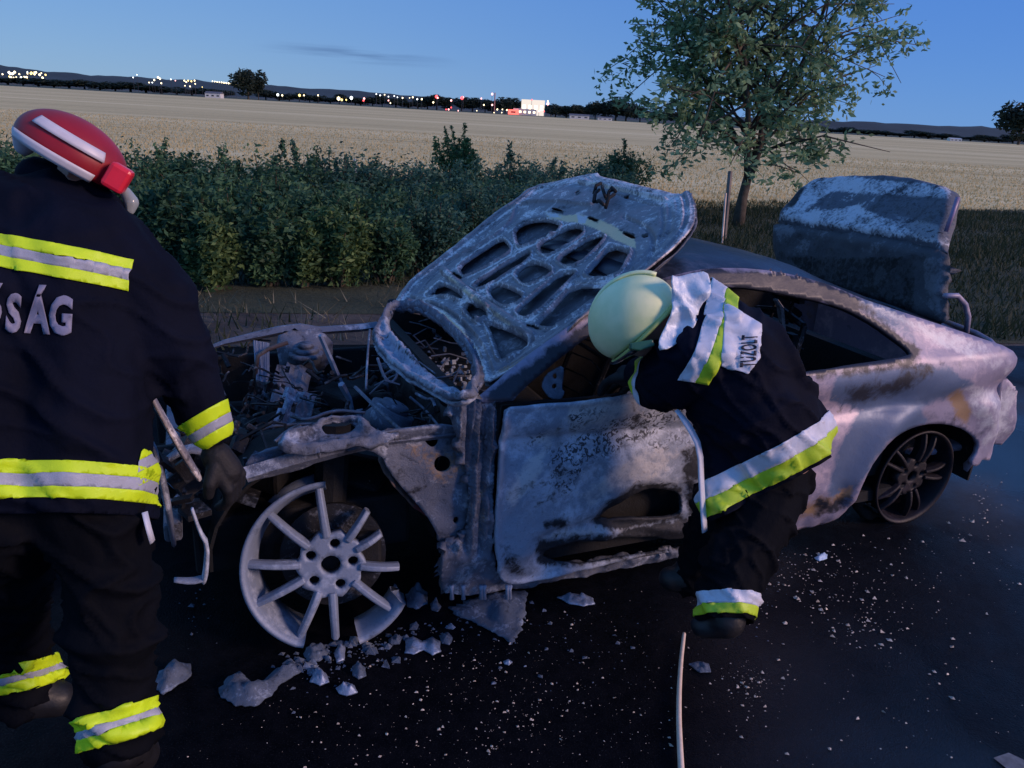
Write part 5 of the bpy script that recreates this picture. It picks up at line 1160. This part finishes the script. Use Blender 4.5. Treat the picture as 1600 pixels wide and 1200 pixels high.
# back tape (ends before the sleeve), hem tape, cuff and ankle tapes
bn = cu*.98+cr*.165
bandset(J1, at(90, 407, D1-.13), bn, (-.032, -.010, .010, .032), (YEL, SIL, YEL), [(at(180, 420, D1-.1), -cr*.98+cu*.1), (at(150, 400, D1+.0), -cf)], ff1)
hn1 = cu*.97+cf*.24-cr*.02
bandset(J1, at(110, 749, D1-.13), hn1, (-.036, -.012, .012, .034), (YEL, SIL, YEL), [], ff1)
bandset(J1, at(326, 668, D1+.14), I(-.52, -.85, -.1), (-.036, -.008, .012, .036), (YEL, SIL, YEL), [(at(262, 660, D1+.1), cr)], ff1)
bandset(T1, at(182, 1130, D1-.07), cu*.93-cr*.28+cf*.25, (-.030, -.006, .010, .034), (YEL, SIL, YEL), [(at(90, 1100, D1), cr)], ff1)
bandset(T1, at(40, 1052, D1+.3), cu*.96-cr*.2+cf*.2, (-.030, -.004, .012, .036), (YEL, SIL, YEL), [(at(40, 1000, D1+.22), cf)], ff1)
trim(J1, [(at(110, 749, D1-.13)-hn1/np.linalg.norm(hn1)*.062, -hn1, (at(60, 860, D1), -hn1, .42)), (at(326, 668, D1+.14)+I(.52, .85, .1)*.046, I(.52, .85, .1), (at(345, 700, D1+.15), I(.52, .85, .1), .10))])
for g_, gx in (('\u00d3', -31), ('S', 8), ('\u00c1', 41), ('G', 75)): text_on('letter', g_, J1, at(gx, 515+.05*gx, D1-.12), I(1, .055), I(.06, -1), .098, .64, TXT, ff1, .004, .045)
tb_ = MB(); P = [at(226, 800, D1-.03), at(232, 825, D1-.03), at(238, 846, D1-.02)]; tb_.tube([p-foot1 for p in P], .012, 6, .35); tb_.build('pocket_tape', SILB, ff1, True)
RED = paintmat('red_shell', (.30, .008, .018), .45); WHT = paintmat('helmet_white', (.62, .60, .66), .4)
hc1 = at(112, 240, D1+.02); hd1 = dome('helmet', hc1, f1, l1, u1, (.112, .090, .076), -.30, RED, ff1)
hm_ = _S(); 
class _O: pass
def dome_band(lo_h, hi_h, m_, a0=-math.pi, a1=math.pi, grow=1.02, name='helmet_stripe'):
    v = []; F = []; n_ = 30
    for i in range(n_+1):
        a = a0+(a1-a0)*i/n_
        for k in range(4):
            z = lo_h+(hi_h-lo_h)*k/3; c_ = math.sqrt(1-z*z); v.append(hc1+f1*.114*c_*math.cos(a)*grow+l1*.094*c_*math.sin(a)*grow+u1*.078*z*grow-foot1)
    F = [(i*4+k, (i+1)*4+k, (i+1)*4+k+1, i*4+k+1) for i in range(n_) for k in range(3)]
    o = mesh(name, v, F, m_, hd1, True); solid(o, .002, 0); return o
dome_band(.28, .52, WHT, -2.3, -.9); dome_band(.28, .52, WHT, .9, 2.3); dome_band(-.34, -.10, WHT, -2.6, -.95, 1.03, 'helmet_trim'); dome_band(-.34, -.10, WHT, .95, 2.6, 1.03, 'helmet_trim')
organic('helmet_back_plate', [[pr(40, 208, 20, D1+.0), pr(38, 228, 16, D1+.02)]], WHT, ff1, .006, 3)
pl = MB(); pl.box(at(184, 278, D1-.0)-foot1, (.045, .05, .055), np.array([f1, l1, u1]).T); pl.build('helmet_front_lamp', paintmat('bright_red', (.80, .02, .05), .35), hd1, bevel=.008)
VIS = simple('clear_visor', (.32, .36, .36), .12, 0, .1, 5, 0)
organic('visor', [[pr(196, 300, 9, D1+.08), pr(205, 316, 12, D1+.08), pr(203, 330, 7, D1+.08)]], VIS, ff1, .004, 2)
organic('collar', [[pr(60, 278, 34, D1+.06), pr(130, 305, 34, D1+.04), pr(170, 325, 24, D1+.06)]], JK, ff1, .008, 4)

# ================================================================== debris, hose, litter
CIND = burnt('cinder', (.26, .32, .44), (.10, .13, .19), (.03, .04, .06), 14, .7, .3, .3, .7)
CINB = burnt('melted_alloy', (.42, .50, .66), (.28, .34, .47), (.12, .16, .24), 9, .5, .5, .2, .4)
def slab(name, label, cat, poly, h, m_, bumpy=.4, group=None, z0=0, tilt=None):
    """a lump lying on the road: outline given in photo pixels, domed with rounded edge"""
    g = np.array([gnd(*p) for p in poly]); c = g.mean(0); ol = resample([V(*(q-c)[:2]) for q in g], .012); ol = [p_*(1+.10*rough((p_[0], p_[1], 0), 60, 4)) for p_ in ol]; sz = np.ptp(np.array(ol), 0).max()
    v, f = fill2d(ol, [], sz/14); e = -sdf(v, ol); h = min(h, sz*.28); hh = h*sst(e, -.001, sz*.22)*(1+bumpy*1.6*nz(np.c_[v, 0*v[:, 0]], 3.5/sz, len(label) % 50)+bumpy*.8*nz(np.c_[v, 0*v[:, 0]], 11/sz, 3)); hh = np.maximum(hh, .003)
    P = np.c_[v, hh+z0]; P2 = P.copy(); P2[:, 2] = z0-.001; n = len(P)
    if tilt is not None: P[:, 2] += np.maximum(0, v@V(*tilt)); P2[:, 2] += np.maximum(0, v@V(*tilt))*.9
    F = f.tolist()+(f[:, ::-1]+n).tolist()
    E_ = {}
    for t_ in f.tolist():
        for i in range(3):
            a, b_ = t_[i], t_[(i+1) % 3]
            if (b_, a) in E_: del E_[(b_, a)]
            else: E_[(a, b_)] = 1
    F += [(b_, a, a+n, b_+n) for a, b_ in E_]
    o = mesh(name, np.vstack([P, P2]), F, m_, None, True); o.location = Vector(c); return tag(o, label, cat, group)
slab('melted_lump', 'large wavy blue-grey melted slab on the road left below the front wheel', 'debris', [(340, 1084), (356, 1058), (376, 1050), (392, 1066), (412, 1064), (432, 1045), (476, 1034), (470, 1050), (440, 1068), (424, 1086), (398, 1104), (368, 1104)], .045, CIND)
slab('melted_lump', 'small scorched slab beside the left firefighter boot', 'debris', [(236, 1072), (250, 1050), (275, 1036), (298, 1038), (300, 1056), (280, 1070), (255, 1086)], .03, CIND)
slab('melted_lump', 'pale two-lobed bone-shaped melted piece right of the front wheel', 'debris', [(632, 1000), (645, 995), (660, 1003), (675, 996), (688, 1003), (689, 1018), (676, 1024), (662, 1016), (646, 1023), (634, 1020)], .02, CINB)
slab('melted_lump', 'pale rounded drop hanging just below the wheel rim', 'debris', [(484, 1066), (490, 1048), (500, 1044), (512, 1056), (514, 1066), (500, 1072)], .03, CINB)
slab('melted_lump', 'pale angular chip furthest below the front wheel', 'debris', [(524, 1076), (540, 1066), (554, 1072), (558, 1082), (542, 1088), (530, 1084)], .025, CINB)
slab('melted_lump', 'small round cinder right above the pale angular chip', 'debris', [(550, 1042), (560, 1036), (571, 1044), (572, 1056), (560, 1062), (551, 1056)], .025, CIND)
slab('melted_lump', 'upright pale nub directly under the lowest wheel spoke', 'debris', [(522, 1022), (530, 1006), (540, 1012), (538, 1032), (526, 1036)], .035, CINB)
slab('melted_lump', 'flat grey scrap under the broken rim edge', 'debris', [(474, 1022), (482, 1010), (508, 1008), (512, 1022), (500, 1034), (480, 1034)], .025, CIND)
slab('melted_lump', 'small cinder left of the two-lobed piece', 'debris', [(606, 1000), (618, 992), (630, 996), (624, 1006), (610, 1008)], .02, CIND)
slab('melted_lump', 'dark cinder touching the right lobe of the two-lobed piece', 'debris', [(686, 994), (700, 988), (708, 998), (702, 1008), (690, 1006)], .02, CIND)
slab('melted_lump', 'crumbly grey lump at the right edge of the wheel rim', 'debris', [(600, 940), (614, 924), (630, 928), (634, 944), (618, 956), (604, 958)], .05, CINB, .8)
slab('melted_lump', 'crumbly dark grey heap right of the rim-edge lump', 'debris', [(634, 930), (652, 920), (668, 926), (668, 944), (650, 952), (636, 948)], .05, CIND, .8)
slab('melted_lump', 'small pebble-like cinder between the grey heap and the torn sheet', 'debris', [(672, 944), (682, 940), (690, 948), (684, 956), (674, 954)], .03, CIND, .8)
slab('melted_lump', 'tiny pale crumb alone on the road right below the torn sheet', 'debris', [(786, 1034), (794, 1031), (801, 1035), (795, 1040), (788, 1038)], .012, CINB)
slab('torn_sheet', 'torn grey sheet scrap standing beside the car sill', 'debris', [(700, 950), (735, 942), (790, 936), (822, 940), (820, 968), (812, 990), (800, 1008), (786, 996), (770, 988), (740, 972), (712, 962)], .012, CIND, 1.2, tilt=(.1, .25))
slab('foam_clump', 'sparkling crumbly clump on the road under the car door', 'debris', [(872, 934), (890, 928), (915, 930), (928, 936), (930, 944), (912, 948), (890, 944)], .02, CINB, 1.2)
slab('glass_shard', 'dull grey shard on the road right of the pale hose', 'debris', [(1076, 1038), (1092, 1034), (1108, 1038), (1110, 1050), (1094, 1052)], .01, CIND, .5)
slab('plastic_clip', 'small pale blue clip on the road behind the bending firefighter', 'clip', [(1272, 872), (1284, 865), (1293, 867), (1292, 873), (1280, 877)], .015, simple('pale_blue', (.45, .6, .85), .5), .2)
mk_ = strip('road_marking', [gnd(1552, 1184)[:2], gnd(1576, 1176)[:2], gnd(1640, 1206)[:2], gnd(1600, 1222)[:2]], .0, simple('worn_paint', (.14, .15, .17), .8, 0, .4, 30))
# gravel, glass crumbs and ash
def crumbs(name, label, spots, m_, kind='stuff'):
    b_ = MB()
    for px0, py0, sx_, sy_, n_, s0 in spots:
        for _ in range(n_):
            px, py = r.gauss(px0, sx_), r.gauss(py0, sy_)
            if not (250 < px < 1700 and 700 < py < 1290): continue
            p = gnd(px, py); s_ = s0*r.choice((.2, .25, .3, .35, .4, .5, .6, .8, 1.6)); q_ = loc(p)
            if 0.02 < q_[1] and -.3 < q_[0] < 3.1: continue
            vs2 = [p+V(r.uniform(-1, 1), r.uniform(-1, 1), 0)*s_*.3+V(*d)*s_*r.uniform(.5, 1) for d in ((-1, -.6, 0), (1, -.7, 0), (.9, .8, 0), (-.8, .9, 0))]+[p+V(0, 0, s_*r.uniform(.5, 1.1))+V(r.uniform(-.4, .4), r.uniform(-.4, .4), 0)*s_]
            b_.add(vs2, [(0, 1, 4), (1, 2, 4), (2, 3, 4), (3, 0, 4)])
    o = b_.build(name, m_); return tag(o, label, name.replace('_', ' '), None, kind)
crumbs('gravel', 'pale stones and glass crumbs scattered over the wet black road', [(1240, 915, 70, 30, 130, .006), (1330, 930, 60, 50, 110, .006), (1360, 985, 28, 14, 60, .006), (1170, 1070, 26, 22, 110, .004), (1450, 870, 90, 50, 80, .005), (1530, 800, 26, 24, 90, .008), (1270, 880, 60, 16, 60, .006), (1300, 1100, 190, 80, 110, .004), (760, 1090, 90, 60, 300, .0035), (900, 1040, 140, 70, 240, .003), (700, 1150, 160, 50, 160, .003), (1500, 1000, 80, 90, 50, .005), (480, 1140, 90, 40, 60, .004), (1090, 900, 40, 20, 40, .005), (1020, 1120, 60, 60, 60, .003)], simple('crumb', (.58, .48, .40), .4, 0, .5, 90, 0))
crumbs('ash_flakes', 'grey ash flakes on the road around the front wheel', [(540, 1015, 45, 20, 170, .012), (650, 955, 40, 14, 170, .012), (600, 975, 60, 20, 120, .009), (490, 1040, 30, 20, 60, .012), (780, 950, 60, 20, 60, .007), (880, 1010, 90, 30, 90, .006), (320, 960, 60, 40, 40, .008), (1180, 930, 30, 20, 40, .007)], CIND)
hs = MB(); P = chaikin([gnd(1069, 990, .012), gnd(1063, 1040, .012), gnd(1060, 1110, .012), gnd(1063, 1180, .012), gnd(1068, 1260, .012), gnd(1040, 1400, .012)], 2, False)
hs.tube(P, list(np.linspace(.006, .0105, len(P))), 8); tag(hs.build('hose', simple('hose_rubber', (.82, .64, .50), .5, 0, .12, 30), None, True), 'thin pale hose lying on the black road and running out of the picture', 'hose')
